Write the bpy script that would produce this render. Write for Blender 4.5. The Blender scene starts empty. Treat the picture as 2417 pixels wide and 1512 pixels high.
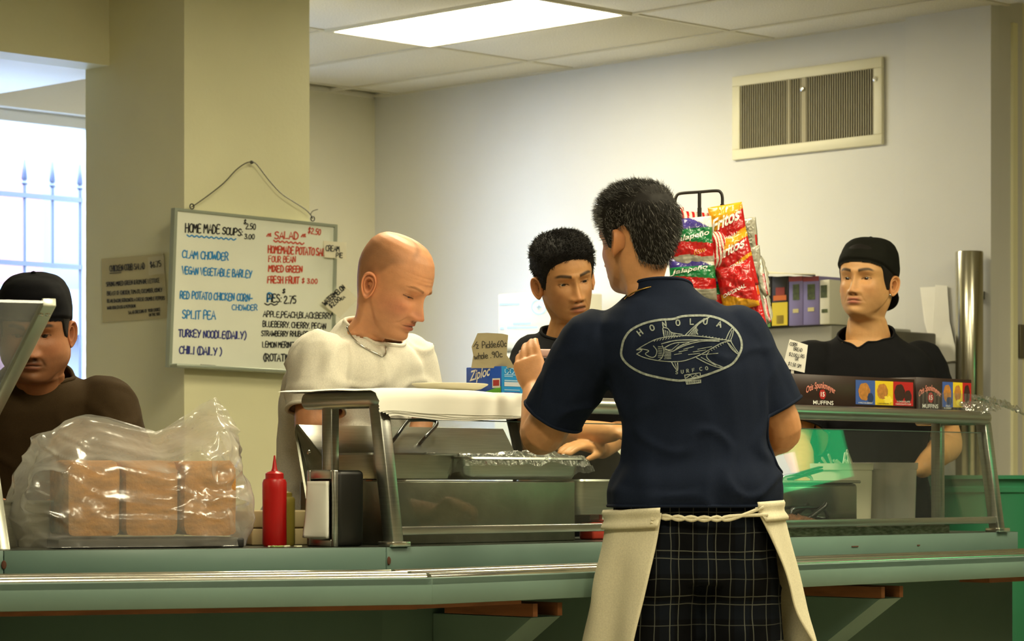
import bpy, bmesh, math, random
import numpy as np
from mathutils import Vector, Matrix, Quaternion, noise as mnoise
from mathutils.bvhtree import BVHTree

random.seed(7); np.random.seed(7)
SC = bpy.context.scene
COL = SC.collection

# ---------------------------------------------------------------- camera, world, exposure
F_PX, C_X, H_Y, CAM_Z = 6550.0, 1208.5, 1137.0, 1.05      # focal length / centre / horizon in photo pixels, eye height
cam_data = bpy.data.cameras.new('camera'); cam = bpy.data.objects.new('camera', cam_data); COL.objects.link(cam)
cam.location = (0, 0, CAM_Z); cam.rotation_euler = (math.pi/2, 0, 0)
cam_data.sensor_width = 36.0; cam_data.lens = 36.0*F_PX/2417.0
cam_data.shift_y = (H_Y-756.0)/2417.0
cam_data.clip_start = 0.05; cam_data.clip_end = 200
cam_data.dof.use_dof = True; cam_data.dof.focus_distance = 6.9; cam_data.dof.aperture_fstop = 9.0
SC.camera = cam

world = bpy.data.worlds.new('daylight'); SC.world = world; world.use_nodes = True
bgn = world.node_tree.nodes['Background']
bgn.inputs[0].default_value = (0.52, 0.70, 1.0, 1); bgn.inputs[1].default_value = 42.0     # overcast daylight outside the windows

SC.view_settings.view_transform = 'Standard'; SC.view_settings.look = 'None'
SC.view_settings.exposure = 0.3; SC.view_settings.gamma = 1.0; SC.view_settings.use_curve_mapping = False
SC.cycles.use_denoising = True
SC.cycles.max_bounces = 8; SC.cycles.transparent_max_bounces = 16
SC.cycles.caustics_reflective = False; SC.cycles.caustics_refractive = False
SC.cycles.sample_clamp_indirect = 4.0

LAMP_COL = (1.0, 0.90, 0.61)
LAMP_E = 24.0          # emission of a lit ceiling panel

# ---------------------------------------------------------------- geometry of the place
A = Vector((math.sqrt(.5), math.sqrt(.5), 0)); B = Vector((-math.sqrt(.5), math.sqrt(.5), 0)); UP = Vector((0, 0, 1))
def ab(a, b, z=0.0): return A*a + B*b + UP*z                 # room axes: a along the window wall, b along the back wall
def P(px, py, d):                                            # photo pixel at a depth -> place
    return Vector(((px-C_X)*d/F_PX, d, CAM_Z+(H_Y-py)*d/F_PX))
CAMV = Vector((0, 0, CAM_Z))
def on_plane(px, py, p0, n):
    r = Vector(((px-C_X)/F_PX, 1.0, (H_Y-py)/F_PX)); k = (p0-CAMV).dot(n)/r.dot(n)
    return CAMV + r*k
CEIL = 2.87
# counter: bend point, right run (s along, t back), left run
KC = Vector((-.292, 6.42, 0)); DR = Vector((.675, .738, 0)).normalized(); BR = Vector((-DR.y, DR.x, 0))
DL = Vector((-.9336, -.358, 0)).normalized(); BL = Vector((DL.y, -DL.x, 0))
TOPZ = .90
def CR(s, t, z=0.0): return KC + DR*s + BR*t + UP*z
def CLf(s, t, z=0.0): return KC + DL*s + BL*t + UP*z
def s_at(px, t=0.0):                                         # s along the right run where pixel column px crosses the line at t
    k = (px-C_X)/F_PX; o = KC+BR*t
    return (k*o.y-o.x)/(DR.x-k*DR.y)
def sl_at(px, t=0.0):
    k = (px-C_X)/F_PX; o = KC+BL*t
    return (k*o.y-o.x)/(DL.x-k*DL.y)

# ---------------------------------------------------------------- materials
def lin(c):
    if isinstance(c, str): c = [int(c[i:i+2], 16)/255 for i in (0, 2, 4)]
    return tuple(((v/12.92) if v <= .04045 else ((v+.055)/1.055)**2.4) for v in c[:3])+(1.0,)
MATS = {}
def pm(name, col, rough=.5, metal=0.0, noise=None, bump=None, spec=None, trans=0.0, alpha=1.0, emit=None, estr=0.0, coat=0.0, sheen=0.0, aniso=None, sub=0.0, attr=None, ior=None, ncol=None):
    if name in MATS: return MATS[name]
    m = bpy.data.materials.new(name); m.use_nodes = True; nt = m.node_tree; b = nt.nodes['Principled BSDF']
    c = lin(col)
    b.inputs['Base Color'].default_value = c; b.inputs['Roughness'].default_value = rough; b.inputs['Metallic'].default_value = metal
    if spec is not None: b.inputs['Specular IOR Level'].default_value = spec
    if trans: b.inputs['Transmission Weight'].default_value = trans
    if alpha < 1: b.inputs['Alpha'].default_value = alpha
    if ior: b.inputs['IOR'].default_value = ior
    if coat: b.inputs['Coat Weight'].default_value = coat; b.inputs['Coat Roughness'].default_value = .1
    if sheen: b.inputs['Sheen Weight'].default_value = sheen
    if sub:
        b.inputs['Subsurface Weight'].default_value = sub; b.inputs['Subsurface Radius'].default_value = (.012, .005, .003); b.inputs['Subsurface Scale'].default_value = 1.0
    if emit: b.inputs['Emission Color'].default_value = lin(emit); b.inputs['Emission Strength'].default_value = estr
    tc = nt.nodes.new('ShaderNodeTexCoord')
    src = None
    if attr:
        at = nt.nodes.new('ShaderNodeAttribute'); at.attribute_name = attr; src = at.outputs['Color']
    if noise:
        sc, amt = noise[0], noise[1]; mp = nt.nodes.new('ShaderNodeMapping')
        if len(noise) > 2: mp.inputs['Scale'].default_value = noise[2]
        nt.links.new(tc.outputs['Object'], mp.inputs[0])
        n = nt.nodes.new('ShaderNodeTexNoise'); n.inputs['Scale'].default_value = sc; n.inputs['Detail'].default_value = 5
        nt.links.new(mp.outputs[0], n.inputs[0])
        mx = nt.nodes.new('ShaderNodeMix'); mx.data_type = 'RGBA'
        rr = nt.nodes.new('ShaderNodeMapRange'); rr.inputs[1].default_value = .35; rr.inputs[2].default_value = .7
        nt.links.new(n.outputs[0], rr.inputs[0])
        if ncol:
            mul = nt.nodes.new('ShaderNodeMath'); mul.operation = 'MULTIPLY'; mul.inputs[1].default_value = amt
            nt.links.new(rr.outputs[0], mul.inputs[0]); nt.links.new(mul.outputs[0], mx.inputs[0])
            mx.inputs[7].default_value = lin(ncol)
            if src: nt.links.new(src, mx.inputs[6])
            else: mx.inputs[6].default_value = c
        else:
            nt.links.new(rr.outputs[0], mx.inputs[0])
            if src:
                hs = nt.nodes.new('ShaderNodeMix'); hs.data_type = 'RGBA'; hs.blend_type = 'MULTIPLY'; hs.inputs[0].default_value = 1
                k = 1-amt; hs.inputs[7].default_value = (k, k, k, 1); nt.links.new(src, hs.inputs[6])
                nt.links.new(hs.outputs[2], mx.inputs[6]); nt.links.new(src, mx.inputs[7])
            else:
                mx.inputs[6].default_value = tuple(v*(1-amt) for v in c[:3])+(1,); mx.inputs[7].default_value = tuple(min(1, v*(1+amt*.6)) for v in c[:3])+(1,)
        src = mx.outputs[2]
    if src: nt.links.new(src, b.inputs['Base Color'])
    if bump:
        sc, st = bump[0], bump[1]; mp = nt.nodes.new('ShaderNodeMapping')
        if len(bump) > 2: mp.inputs['Scale'].default_value = bump[2]
        nt.links.new(tc.outputs['Object'], mp.inputs[0])
        n = nt.nodes.new('ShaderNodeTexNoise'); n.inputs['Scale'].default_value = sc; n.inputs['Detail'].default_value = 4
        nt.links.new(mp.outputs[0], n.inputs[0])
        bp = nt.nodes.new('ShaderNodeBump'); bp.inputs['Strength'].default_value = st; bp.inputs['Distance'].default_value = .01
        nt.links.new(n.outputs[0], bp.inputs['Height']); nt.links.new(bp.outputs[0], b.inputs['Normal'])
    MATS[name] = m; return m

def film_mat(name, tint, gloss_rough, haze, bump_scale, bump_str, gloss=.10):
    """thin see-through sheet: transparent + a little white haze + gloss"""
    if name in MATS: return MATS[name]
    m = bpy.data.materials.new(name); m.use_nodes = True; nt = m.node_tree; nt.nodes.clear()
    out = nt.nodes.new('ShaderNodeOutputMaterial')
    tr = nt.nodes.new('ShaderNodeBsdfTransparent'); tr.inputs[0].default_value = lin(tint)
    df = nt.nodes.new('ShaderNodeBsdfDiffuse'); df.inputs[0].default_value = (.86, .86, .82, 1)
    tl = nt.nodes.new('ShaderNodeBsdfTranslucent'); tl.inputs[0].default_value = (.86, .86, .82, 1)
    gl = nt.nodes.new('ShaderNodeBsdfGlossy'); gl.inputs['Roughness'].default_value = gloss_rough
    fr = nt.nodes.new('ShaderNodeLayerWeight'); fr.inputs[0].default_value = .5
    pw_ = nt.nodes.new('ShaderNodeMath'); pw_.operation = 'POWER'; pw_.inputs[1].default_value = 4.0
    ad = nt.nodes.new('ShaderNodeMath'); ad.operation = 'ADD'; ad.inputs[1].default_value = gloss; ad.use_clamp = True
    m0 = nt.nodes.new('ShaderNodeMixShader'); m0.inputs[0].default_value = .5
    m1 = nt.nodes.new('ShaderNodeMixShader'); hz = nt.nodes.new('ShaderNodeMapRange'); hz.inputs[1].default_value = .25; hz.inputs[3].default_value = haze; hz.inputs[4].default_value = min(1, haze*3.2)
    m2 = nt.nodes.new('ShaderNodeMixShader')
    L = nt.links.new
    L(df.outputs[0], m0.inputs[1]); L(tl.outputs[0], m0.inputs[2]); L(tr.outputs[0], m1.inputs[1]); L(m0.outputs[0], m1.inputs[2])
    L(fr.outputs[1], pw_.inputs[0]); L(fr.outputs[1], hz.inputs[0]); L(hz.outputs[0], m1.inputs[0]); L(pw_.outputs[0], ad.inputs[0]); L(ad.outputs[0], m2.inputs[0]); L(m1.outputs[0], m2.inputs[1]); L(gl.outputs[0], m2.inputs[2]); L(m2.outputs[0], out.inputs[0])
    if bump_str:
        tc = nt.nodes.new('ShaderNodeTexCoord'); n = nt.nodes.new('ShaderNodeTexNoise'); n.inputs['Scale'].default_value = bump_scale; n.inputs['Detail'].default_value = 3
        bp = nt.nodes.new('ShaderNodeBump'); bp.inputs['Strength'].default_value = bump_str; bp.inputs['Distance'].default_value = .01
        L(tc.outputs['Object'], n.inputs[0]); L(n.outputs[0], bp.inputs['Height'])
        for x in (df, gl, fr): L(bp.outputs[0], x.inputs['Normal'])
    MATS[name] = m; return m

# ---------------------------------------------------------------- mesh helpers
WLOC = {}
def tag(o, label=None, cat=None, group=None, kind=None):
    if label: o['label'] = label
    if cat: o['category'] = cat
    if group: o['group'] = group
    if kind: o['kind'] = kind
    return o
def thing(name, label, cat, loc, group=None):
    o = bpy.data.objects.new(name, None); COL.objects.link(o); o.location = loc; o.empty_display_size = .05
    WLOC[o] = Vector(loc); return tag(o, label, cat, group)

class MB:
    def __init__(s): s.v = []; s.f = []; s.m = []; s.c = None
    def add(s, vs, fs, mi=0):
        k = len(s.v); s.v.extend([Vector(v) for v in vs]); s.f.extend([tuple(i+k for i in f) for f in fs]); s.m.extend([mi]*len(fs)); return s
    def box(s, o, ex, ey, ez, mi=0):
        """box from corner o with edge vectors"""
        o, ex, ey, ez = Vector(o), Vector(ex), Vector(ey), Vector(ez)
        v = [o, o+ex, o+ex+ey, o+ey]; v += [p+ez for p in v]
        if ex.cross(ey).dot(ez) < 0: fs = [(0, 1, 2, 3), (7, 6, 5, 4), (4, 5, 1, 0), (5, 6, 2, 1), (6, 7, 3, 2), (7, 4, 0, 3)]
        else: fs = [(3, 2, 1, 0), (4, 5, 6, 7), (0, 1, 5, 4), (1, 2, 6, 5), (2, 3, 7, 6), (3, 0, 4, 7)]
        return s.add(v, fs, mi)
    def cbox(s, c, sx, sy, sz, R=None, mi=0):
        R = R or Matrix.Identity(3); ex, ey, ez = R@Vector((sx, 0, 0)), R@Vector((0, sy, 0)), R@Vector((0, 0, sz))
        return s.box(Vector(c)-(ex+ey+ez)/2, ex, ey, ez, mi)
    def prism(s, poly, ext, mi=0):
        """planar polygon extruded by vector"""
        poly = [Vector(p) for p in poly]; n = len(poly); ext = Vector(ext)
        nn = sum(((poly[i]-poly[0]).cross(poly[(i+1) % n]-poly[0]) for i in range(n)), Vector())
        if nn.dot(ext) > 0: poly = poly[::-1]
        v = poly+[p+ext for p in poly]
        return s.add(v, [tuple(range(n)), tuple(range(2*n-1, n-1, -1))]+[(i, i+n, (i+1) % n+n, (i+1) % n) for i in range(n)], mi)
    def tube(s, path, r, n=10, mi=0, closed=False, caps=True, sq=None):
        path = [Vector(p) for p in path]; m = len(path); rs = r if hasattr(r, '__len__') else [r]*m
        rings = []; prev = None
        for i, p in enumerate(path):
            if closed: t = path[(i+1) % m]-path[i-1]
            else: t = path[min(i+1, m-1)]-path[max(i-1, 0)]
            t = t.normalized() if t.length > 1e-9 else Vector((0, 0, 1))
            if prev is None:
                u = t.cross(Vector((0, 0, 1)))
                if u.length < .1: u = t.cross(Vector((0, 1, 0)))
                u.normalize()
            else:
                u = prev-t*prev.dot(t)
                if u.length < 1e-6: u = t.orthogonal()
                u.normalize()
            prev = u; w = t.cross(u)
            rings.append([p+(u*math.cos(2*math.pi*k/n)+w*math.sin(2*math.pi*k/n))*rs[i] for k in range(n)])
        vs = [v for rg in rings for v in rg]; fs = []
        for i in range(m if closed else m-1):
            j = (i+1) % m
            for k in range(n): fs.append((i*n+k, i*n+(k+1) % n, j*n+(k+1) % n, j*n+k))
        if caps and not closed: fs += [tuple(range(n-1, -1, -1)), tuple((m-1)*n+k for k in range(n))]
        return s.add(vs, fs, mi)
    def lathe(s, prof, o, n=32, mi=0, ax=None, sx=1.0, sy=1.0, xd=None):
        """profile [(r,z)...] turned about the vertical (or ax) at o"""
        o = Vector(o); ax = Vector(ax).normalized() if ax else Vector((0, 0, 1))
        u = Vector(xd) if xd else (ax.orthogonal() if abs(ax.z) < .99 else Vector((1, 0, 0))); u = (u-ax*u.dot(ax)).normalized(); w = ax.cross(u)
        vs = [o+ax*z+(u*math.cos(2*math.pi*k/n)*sx+w*math.sin(2*math.pi*k/n)*sy)*r for r, z in prof for k in range(n)]
        fs = [(i*n+k, i*n+(k+1) % n, (i+1)*n+(k+1) % n, (i+1)*n+k) for i in range(len(prof)-1) for k in range(n)]
        m = len(prof)-1
        if prof[0][0] > 1e-6: fs.append(tuple(range(n-1, -1, -1)))
        if prof[-1][0] > 1e-6: fs.append(tuple(m*n+k for k in range(n)))
        return s.add(vs, fs, mi)
    def grid(s, fn, nu, nv, mi=0, wrap=False):
        vs = [fn(i/(nu if wrap else nu-1), j/(nv-1)) for j in range(nv) for i in range(nu)]
        fs = [(j*nu+i, j*nu+(i+1) % nu, (j+1)*nu+(i+1) % nu, (j+1)*nu+i) for j in range(nv-1) for i in range(nu if wrap else nu-1)]
        return s.add(vs, fs, mi)
    def build(s, name, mats, parent=None, smooth=False, bevel=0.0, bseg=2, label=None, cat=None, group=None, kind=None, solid=0.0, weld=False, merge_angle=None, center=True):
        mats = mats if isinstance(mats, (list, tuple)) else [mats]
        base = WLOC[parent] if parent is not None else Vector((0, 0, 0))
        co = np.array([tuple(v) for v in s.v]); lo, hi = co.min(0), co.max(0)
        org = Vector(((lo[0]+hi[0])/2, (lo[1]+hi[1])/2, lo[2])) if center else base.copy()
        me = bpy.data.meshes.new(name)
        me.from_pydata([tuple(v-org) for v in s.v], [], s.f)
        for m in mats: me.materials.append(m)
        if len(mats) > 1: me.polygons.foreach_set('material_index', s.m)
        if s.c is not None:
            ca = me.color_attributes.new('Col', 'FLOAT_COLOR', 'POINT'); ca.data.foreach_set('color', np.asarray(s.c, dtype=np.float32).ravel())
        if weld or bevel or solid:
            bm = bmesh.new(); bm.from_mesh(me)
            if weld: bmesh.ops.remove_doubles(bm, verts=bm.verts, dist=1e-5)
            if weld: bmesh.ops.recalc_face_normals(bm, faces=bm.faces)
            if bevel: bmesh.ops.bevel(bm, geom=[e for e in bm.edges if e.is_manifold and e.calc_face_angle(0) > .5], offset=bevel, segments=bseg, affect='EDGES', profile=.5)
            if solid: bmesh.ops.solidify(bm, geom=bm.faces[:], thickness=solid)
            bm.to_mesh(me); bm.free()
        if smooth or bevel:
            me.polygons.foreach_set('use_smooth', [True]*len(me.polygons))
            if smooth is True or bevel: me.set_sharp_from_angle(angle=math.radians(merge_angle or (40 if not bevel else 50)))
        me.update()
        o = bpy.data.objects.new(name, me); COL.objects.link(o)
        if parent is not None: o.parent = parent
        o.location = org-base; WLOC[o] = org
        return tag(o, label, cat, group, kind)

def eval_mesh(o):
    dg = bpy.context.evaluated_depsgraph_get(); dg.update()
    return bpy.data.meshes.new_from_object(o.evaluated_get(dg))

def remeshed(mb, voxel, smooth_it=4, fac=.5):
    """blend overlapping closed shapes into one continuous skin; returns numpy verts, faces"""
    me = bpy.data.meshes.new('tmp'); me.from_pydata([tuple(v) for v in mb.v], [], mb.f); me.update()
    o = bpy.data.objects.new('tmp', me); COL.objects.link(o)
    r = o.modifiers.new('r', 'REMESH'); r.mode = 'VOXEL'; r.voxel_size = voxel; r.adaptivity = 0
    if smooth_it:
        sm = o.modifiers.new('s', 'SMOOTH'); sm.iterations = smooth_it; sm.factor = fac
    m2 = eval_mesh(o)
    co = np.empty(len(m2.vertices)*3); m2.vertices.foreach_get('co', co); co = co.reshape(-1, 3)
    nr = np.empty(len(m2.vertices)*3); m2.vertices.foreach_get('normal', nr); nr = nr.reshape(-1, 3)
    fs = [tuple(p.vertices) for p in m2.polygons]
    bpy.data.objects.remove(o); bpy.data.meshes.remove(me); bpy.data.meshes.remove(m2)
    return co, nr, fs

def catmull(pts, k=6):
    pts = [Vector(p) for p in pts]; out = []
    for i in range(len(pts)-1):
        p0, p1, p2, p3 = pts[max(i-1, 0)], pts[i], pts[i+1], pts[min(i+2, len(pts)-1)]
        for j in range(k):
            t = j/k; out.append(.5*((2*p1)+(p2-p0)*t+(2*p0-5*p1+4*p2-p3)*t*t+(3*p1-p0-3*p2+p3)*t**3))
    return out+[pts[-1]]
def rotz(a): return Matrix.Rotation(a, 3, 'Z')
def basis(x, y, z): return Matrix((x, y, z)).transposed()
def sstep(a, b, x):
    t = np.clip((x-a)/(b-a), 0, 1); return t*t*(3-2*t)
# ================================================================ the room
wall_m = pm('wall_paint', 'd9d4bc', rough=.55, noise=(1.6, .05), bump=(40, .05))
wall_white = pm('wall_paint_white', 'd0cfca', rough=.5, noise=(1.3, .05), bump=(40, .05))
col_m = pm('column_paint', 'e6e2bc', rough=.45, noise=(2.2, .05), bump=(60, .06))
floor_m = pm('floor_tile', 'b0a890', rough=.4, noise=(6, .2))
tile_m = pm('ceiling_tile', 'e6e3da', rough=.9, noise=(160, .16), bump=(220, .35))
grid_m = pm('ceiling_grid', 'cfcab8', rough=.6)
trim_m = pm('white_trim', 'e4e2da', rough=.5)
def wallbox(name, a0, a1, b0, b1, z0, z1, m, parent=None):
    mb = MB(); mb.box(ab(a0, b0, z0), A*(a1-a0), B*(b1-b0), UP*(z1-z0)); return mb.build(name, m, parent, kind=None if parent else 'structure')
COLA0, COLA1, COLB0, COLB1 = 6.111, 6.694, 7.748, 8.330
BACK, SIDE, RET, WINB, WEND = 8.85, 9.77, 6.21, 9.77, 7.32
wallbox('floor', -3.2, 10.7, -3.2, 10.0, -.12, 0, floor_m)
ceil = wallbox('ceiling', -3.2, 10.7, -3.2, 10.0, CEIL+.035, CEIL+.12, tile_m)
wallbox('wall_back', BACK, BACK+.16, RET, SIDE+.16, 0, CEIL+.035, wall_white)
wallbox('wall_left', WEND, BACK, SIDE, SIDE+.16, 0, CEIL+.035, wall_m)
wallbox('wall_right', BACK+.16, 10.7, RET, RET+.16, 0, CEIL+.035, col_m)
wallbox('wall_end', 10.5, 10.7, -3.2, RET, 0, CEIL+.035, wall_m)
wallbox('wall_front', -3.2, 10.5, -3.2, -3.0, 0, CEIL+.035, wall_m)
wallbox('wall_side', -3.2, -3.0, -3.0, 10.0, 0, CEIL+.035, wall_m)
# column, header beam and soffit in front of the window
wallbox('wall_column', COLA0, COLA1, COLB0, COLB1, 0, CEIL+.035, col_m)
BZ = 2.566
wallbox('wall_beam', -3.0, COLA0, 8.186, COLB1, BZ, CEIL+.035, col_m)
SOFZ = 2.674
sof = wallbox('ceiling_soffit', -3.0, COLA1, COLB1, WINB+.02, SOFZ, CEIL+.035, trim_m)
# window wall with two openings
WZ0, WZ1 = .95, 2.635
wallbox('wall_window', -3.0, WEND, WINB, WINB+.2, 0, WZ0, wall_m)
wallbox('wall_window_head', -3.0, WEND, WINB+.02, WINB+.2, WZ1, CEIL+.035, trim_m)
wallbox('wall_window_pier', -3.0, 5.70, WINB, WINB+.2, WZ0, WZ1, wall_m)
frame_m = pm('window_frame_paint', 'd9dde0', rough=.4)
glass_m = film_mat('window_glass', 'fafcff', .02, .0, 1, 0, gloss=.0)
for n, (a0, a1) in enumerate([(5.70, 7.30)]):
    mb = MB()
    for z in (WZ0, WZ1-.05): mb.box(ab(a0, WINB+.08, z), A*(a1-a0), B*.05, UP*.05)
    for k in range(3): mb.box(ab(a0+(a1-a0-.05)*k/2, WINB+.08, WZ0), A*.05, B*.05, UP*(WZ1-WZ0))
    w = mb.build('window_%d' % (n+1), frame_m, kind='structure')
    for k in range(2):
        p = MB(); h = (a1-a0-.05)/2; p.box(ab(a0+.05+h*k, WINB+.10, WZ0+.05), A*(h-.05), B*.006, UP*(WZ1-WZ0-.10)); p.build('pane', glass_m, w)
# outside: street level, pale facade, iron fence
street = MB(); street.box(ab(-6, WINB+.6, .2), A*22, B*22, UP*.2); street.build('ground', pm('pavement', '6a6a6a', rough=.8), kind='structure')
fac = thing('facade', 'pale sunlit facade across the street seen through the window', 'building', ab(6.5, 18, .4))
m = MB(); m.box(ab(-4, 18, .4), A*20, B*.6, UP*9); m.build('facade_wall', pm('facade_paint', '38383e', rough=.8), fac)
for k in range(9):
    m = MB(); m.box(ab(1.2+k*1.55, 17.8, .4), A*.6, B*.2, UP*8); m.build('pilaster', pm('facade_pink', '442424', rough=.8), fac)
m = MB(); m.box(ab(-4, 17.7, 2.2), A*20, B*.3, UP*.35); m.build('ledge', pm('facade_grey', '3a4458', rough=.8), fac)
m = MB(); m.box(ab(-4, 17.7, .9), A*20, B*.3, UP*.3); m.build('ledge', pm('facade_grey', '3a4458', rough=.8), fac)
iron = pm('fence_iron', '0e1428', rough=.5)
FB = WINB+1.3
fen = thing('iron_fence', 'wrought iron fence with spear points outside the window', 'fence', ab(6.6, FB, .4))
def fb_a(px): k = (px-C_X)/F_PX; r = math.sqrt(.5); return FB*(1+k)/(1-k)
pf = ab(6.6, FB); zz = lambda y, px: on_plane(px, y, pf, B).z
for z in (zz(470, 100), zz(632, 130)):
    m = MB(); m.box(ab(fb_a(0)-3, FB-.012, z), A*6, B*.024, UP*.022); m.build('rail', iron, fen)
a0 = fb_a(125); da = fb_a(190)-fb_a(125); ztip = zz(378, 125)
for k in range(-16, 9):
    lo = .4 if k % 2 else zz(632, 130)
    m = MB(); c = ab(a0+k*da, FB, 0); m.tube([c+UP*lo, c+UP*(ztip-.12)], .009, n=8)
    m.lathe([(.009, 0), (.017, .012), (.010, .024), (.017, .035), (.006, .120), (0, .135)], c+UP*(ztip-.135), n=10); m.build('bar', iron, fen, smooth=True)
# back wall: shallow pilaster at the right end, wall register
KB = ab(BACK, SIDE)
def back_b(px, off=0.0): k = (px-C_X)/F_PX; a = BACK-off; return a*(1-k)/(1+k)
def bw(px, py, off=0.0): return on_plane(px, py, ab(BACK-off, 0), A)
wallbox('wall_pilaster', BACK-.05, BACK, RET, back_b(2137, .05), 0, CEIL+.035, wall_white)
# ceiling tiles on their grid, left open where a lamp sits
GA0, GP, GB0, GQ = 7.39, .5835, 8.46, 1.147
LAMPS = [(0, 0), (-4, -2), (-4, -4), (-1, -4), (-8, -4), (-6, -6)]         # grid cells (a, b) holding lit panels; cell (0,0) is the one in view, the last two are added as unseen fill light
cells = set(LAMPS); tmesh = None; ntile = 0
for i in range(-6, 3):
    for j in range(-4, 2):
        a_, b_ = GA0+i*GP, GB0-GQ+j*GQ
        if (i, j) in cells or a_+b_ < 11.6 or a_ > BACK or b_ > SIDE: continue
        if b_+GQ > 8.186 and a_ < 6.1: continue
        aw, bw_ = min(GP, BACK-a_)-.022, min(GQ, SIDE-b_)-.022
        full = abs(aw-GP+.022) < 1e-6 and abs(bw_-GQ+.022) < 1e-6
        if aw < .05 or bw_ < .05: continue
        if full and tmesh is not None:
            o = bpy.data.objects.new('tile', tmesh); COL.objects.link(o); o.parent = ceil; o.location = ab(a_+GP/2, b_+GQ/2, CEIL+.004)-WLOC[ceil]
        else:
            mb = MB(); mb.box(ab(a_+.011, b_+.011, CEIL+.004), A*aw, B*bw_, UP*.02); o = mb.build('tile', tile_m, ceil, bevel=.004, bseg=1)
            if full: tmesh = o.data
for i in range(-6, 4):
    a_ = GA0+i*GP
    if a_ < BACK: m = MB(); m.box(ab(a_-.012, 2.0, CEIL), A*.024, B*(SIDE-2.0), UP*.012); m.build('grid_bar', grid_m, ceil)
for j in range(-4, 3):
    b_ = GB0-GQ+j*GQ
    if b_ < SIDE: m = MB(); m.box(ab(3.8, b_-.012, CEIL+.0005), A*(BACK-3.8), B*.024, UP*.012); m.build('grid_bar', grid_m, ceil)
mb = MB(); mb.box(ab(BACK-.022, RET, CEIL-.001), A*.022, B*(SIDE-RET), UP*.014); mb.box(ab(6.85, SIDE-.022, CEIL-.001), A*(BACK-6.85), B*.022, UP*.014); mb.build('trim_1', grid_m, kind='structure')
lens_m = bpy.data.materials.new('lamp_lens'); lens_m.use_nodes = True; ln = lens_m.node_tree; ln.nodes.clear()
le = ln.nodes.new('ShaderNodeEmission'); le.inputs[0].default_value = LAMP_COL+(1,); le.inputs[1].default_value = LAMP_E
lo_ = ln.nodes.new('ShaderNodeOutputMaterial'); ln.links.new(le.outputs[0], lo_.inputs[0])
LLAB = ['lit fluorescent ceiling panel set into the tiles between column and vent wall', 'lit fluorescent ceiling panel over the bend of the counter', 'lit fluorescent ceiling panel above the customer', 'lit fluorescent ceiling panel over the far end of the tray rail', 'added unseen fill panel in the ceiling over the dining floor by the window', 'added unseen fill panel in the ceiling over the middle of the dining floor']
for (i, j), lab in zip(LAMPS, LLAB):
    a_, b_ = GA0+i*GP, GB0-GQ+j*GQ
    t = thing('ceiling_light', lab, 'ceiling light', ab(a_+GP/2, b_+GQ/2, CEIL-.004), 'fluorescent ceiling panels')
    m = MB(); fw = .026
    for q in (0, 1): m.box(ab(a_+q*(GP-fw), b_, CEIL-.004), A*fw, B*GQ, UP*.03); m.box(ab(a_+fw, b_+q*(GQ-fw), CEIL-.004), A*(GP-2*fw), B*fw, UP*.03)
    m.build('frame', grid_m, t)
    m = MB(); m.box(ab(a_+fw, b_+fw, CEIL+.002), A*(GP-2*fw), B*(GQ-2*fw), UP*.004); m.build('lens', lens_m, t)
# ================================================================ serving counter and tray rail
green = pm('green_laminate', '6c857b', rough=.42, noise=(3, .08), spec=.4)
green_shaded = pm('green_laminate_shaded', '587066', rough=.5, noise=(3, .08))  # darker copy of the green laminate, shade of the recess painted in
dark_top = pm('dark_counter_top', '3a3f38', rough=.35, noise=(30, .2))
steel = pm('stainless', 'bcbdb6', rough=.30, metal=1.0, noise=(9, .10, (1, 1, 30)), bump=(60, .03, (1, 1, 30)))
steel_b = pm('stainless_bright', 'e2e0d6', rough=.22, metal=1.0, noise=(20, .06))
steel_d = pm('stainless_dull', '8f8f82', rough=.38, metal=1.0, noise=(14, .15), bump=(90, .05))
wood = pm('raw_wood', '8a5530', rough=.7, noise=(8, .3, (1, 1, 6)))
rust = pm('rust_spot', '5a3320', rough=.8)
def isect(p, d, q, e):
    den = d.x*e.y-d.y*e.x; k = ((q.x-p.x)*e.y-(q.y-p.y)*e.x)/den; return p+d*k
SR, SL, DEPTH = 2.70, 2.0, .46
def bend(tl, tr): return isect(KC+BL*tl, DL, KC+BR*tr, DR)
cnt = thing('serving_counter', 'long green laminate serving counter that bends between the staff and the customer', 'counter', KC)
b1 = bend(DEPTH, DEPTH)
mb = MB(); mb.prism([p+UP*(TOPZ-.012) for p in (CLf(SL, 0), KC, CR(SR, 0), CR(SR, DEPTH), b1, CLf(SL, DEPTH))], UP*.012); mb.build('countertop', dark_top, cnt)
RZ = .842; RTH = .058
def panel(name, f0, f1, t0, th, z0, z1, run, m, par, bev=.001):
    mb = MB(); p = run(f0, t0, z0); mb.box(p, run(f1, t0, z0)-p, run(f0, t0+th, z0)-p, UP*(z1-z0)); return mb.build(name, m, par, bevel=bev, bseg=1)
s8 = sl_at(8)
panel('fascia_panel', .001, s8-.001, -.004, .02, RZ-.02, TOPZ-.001, CLf, green, cnt)
panel('fascia_panel', s8+.001, SL, -.004, .02, RZ-.02, TOPZ-.001, CLf, green, cnt)
panel('fascia_panel', .001, SR, -.004, .02, RZ-.02, TOPZ-.001, CR, green, cnt)
for px, run in ((909, CR), (10, CLf)):
    m = MB(); s_ = .004 if run is CR else s8; c = run(s_, -.006, .868); n = -(BR if run is CR else BL); m.lathe([(.0, .003), (.005, .002), (.006, 0)], c, n=10, ax=n, sy=1.7, xd=run(1, 0)-run(0, 0)); m.build('rivet', rust, cnt)
for px, y in ((1862, 1294), (2018, 1289), (2168, 1286)):
    m = MB(); p = on_plane(px, y, CR(1, -.005), BR); m.cbox(p, .03 if px < 2100 else .012, .003, .003, basis(DR, BR, UP)); m.build('scuff', rust, cnt)
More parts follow.
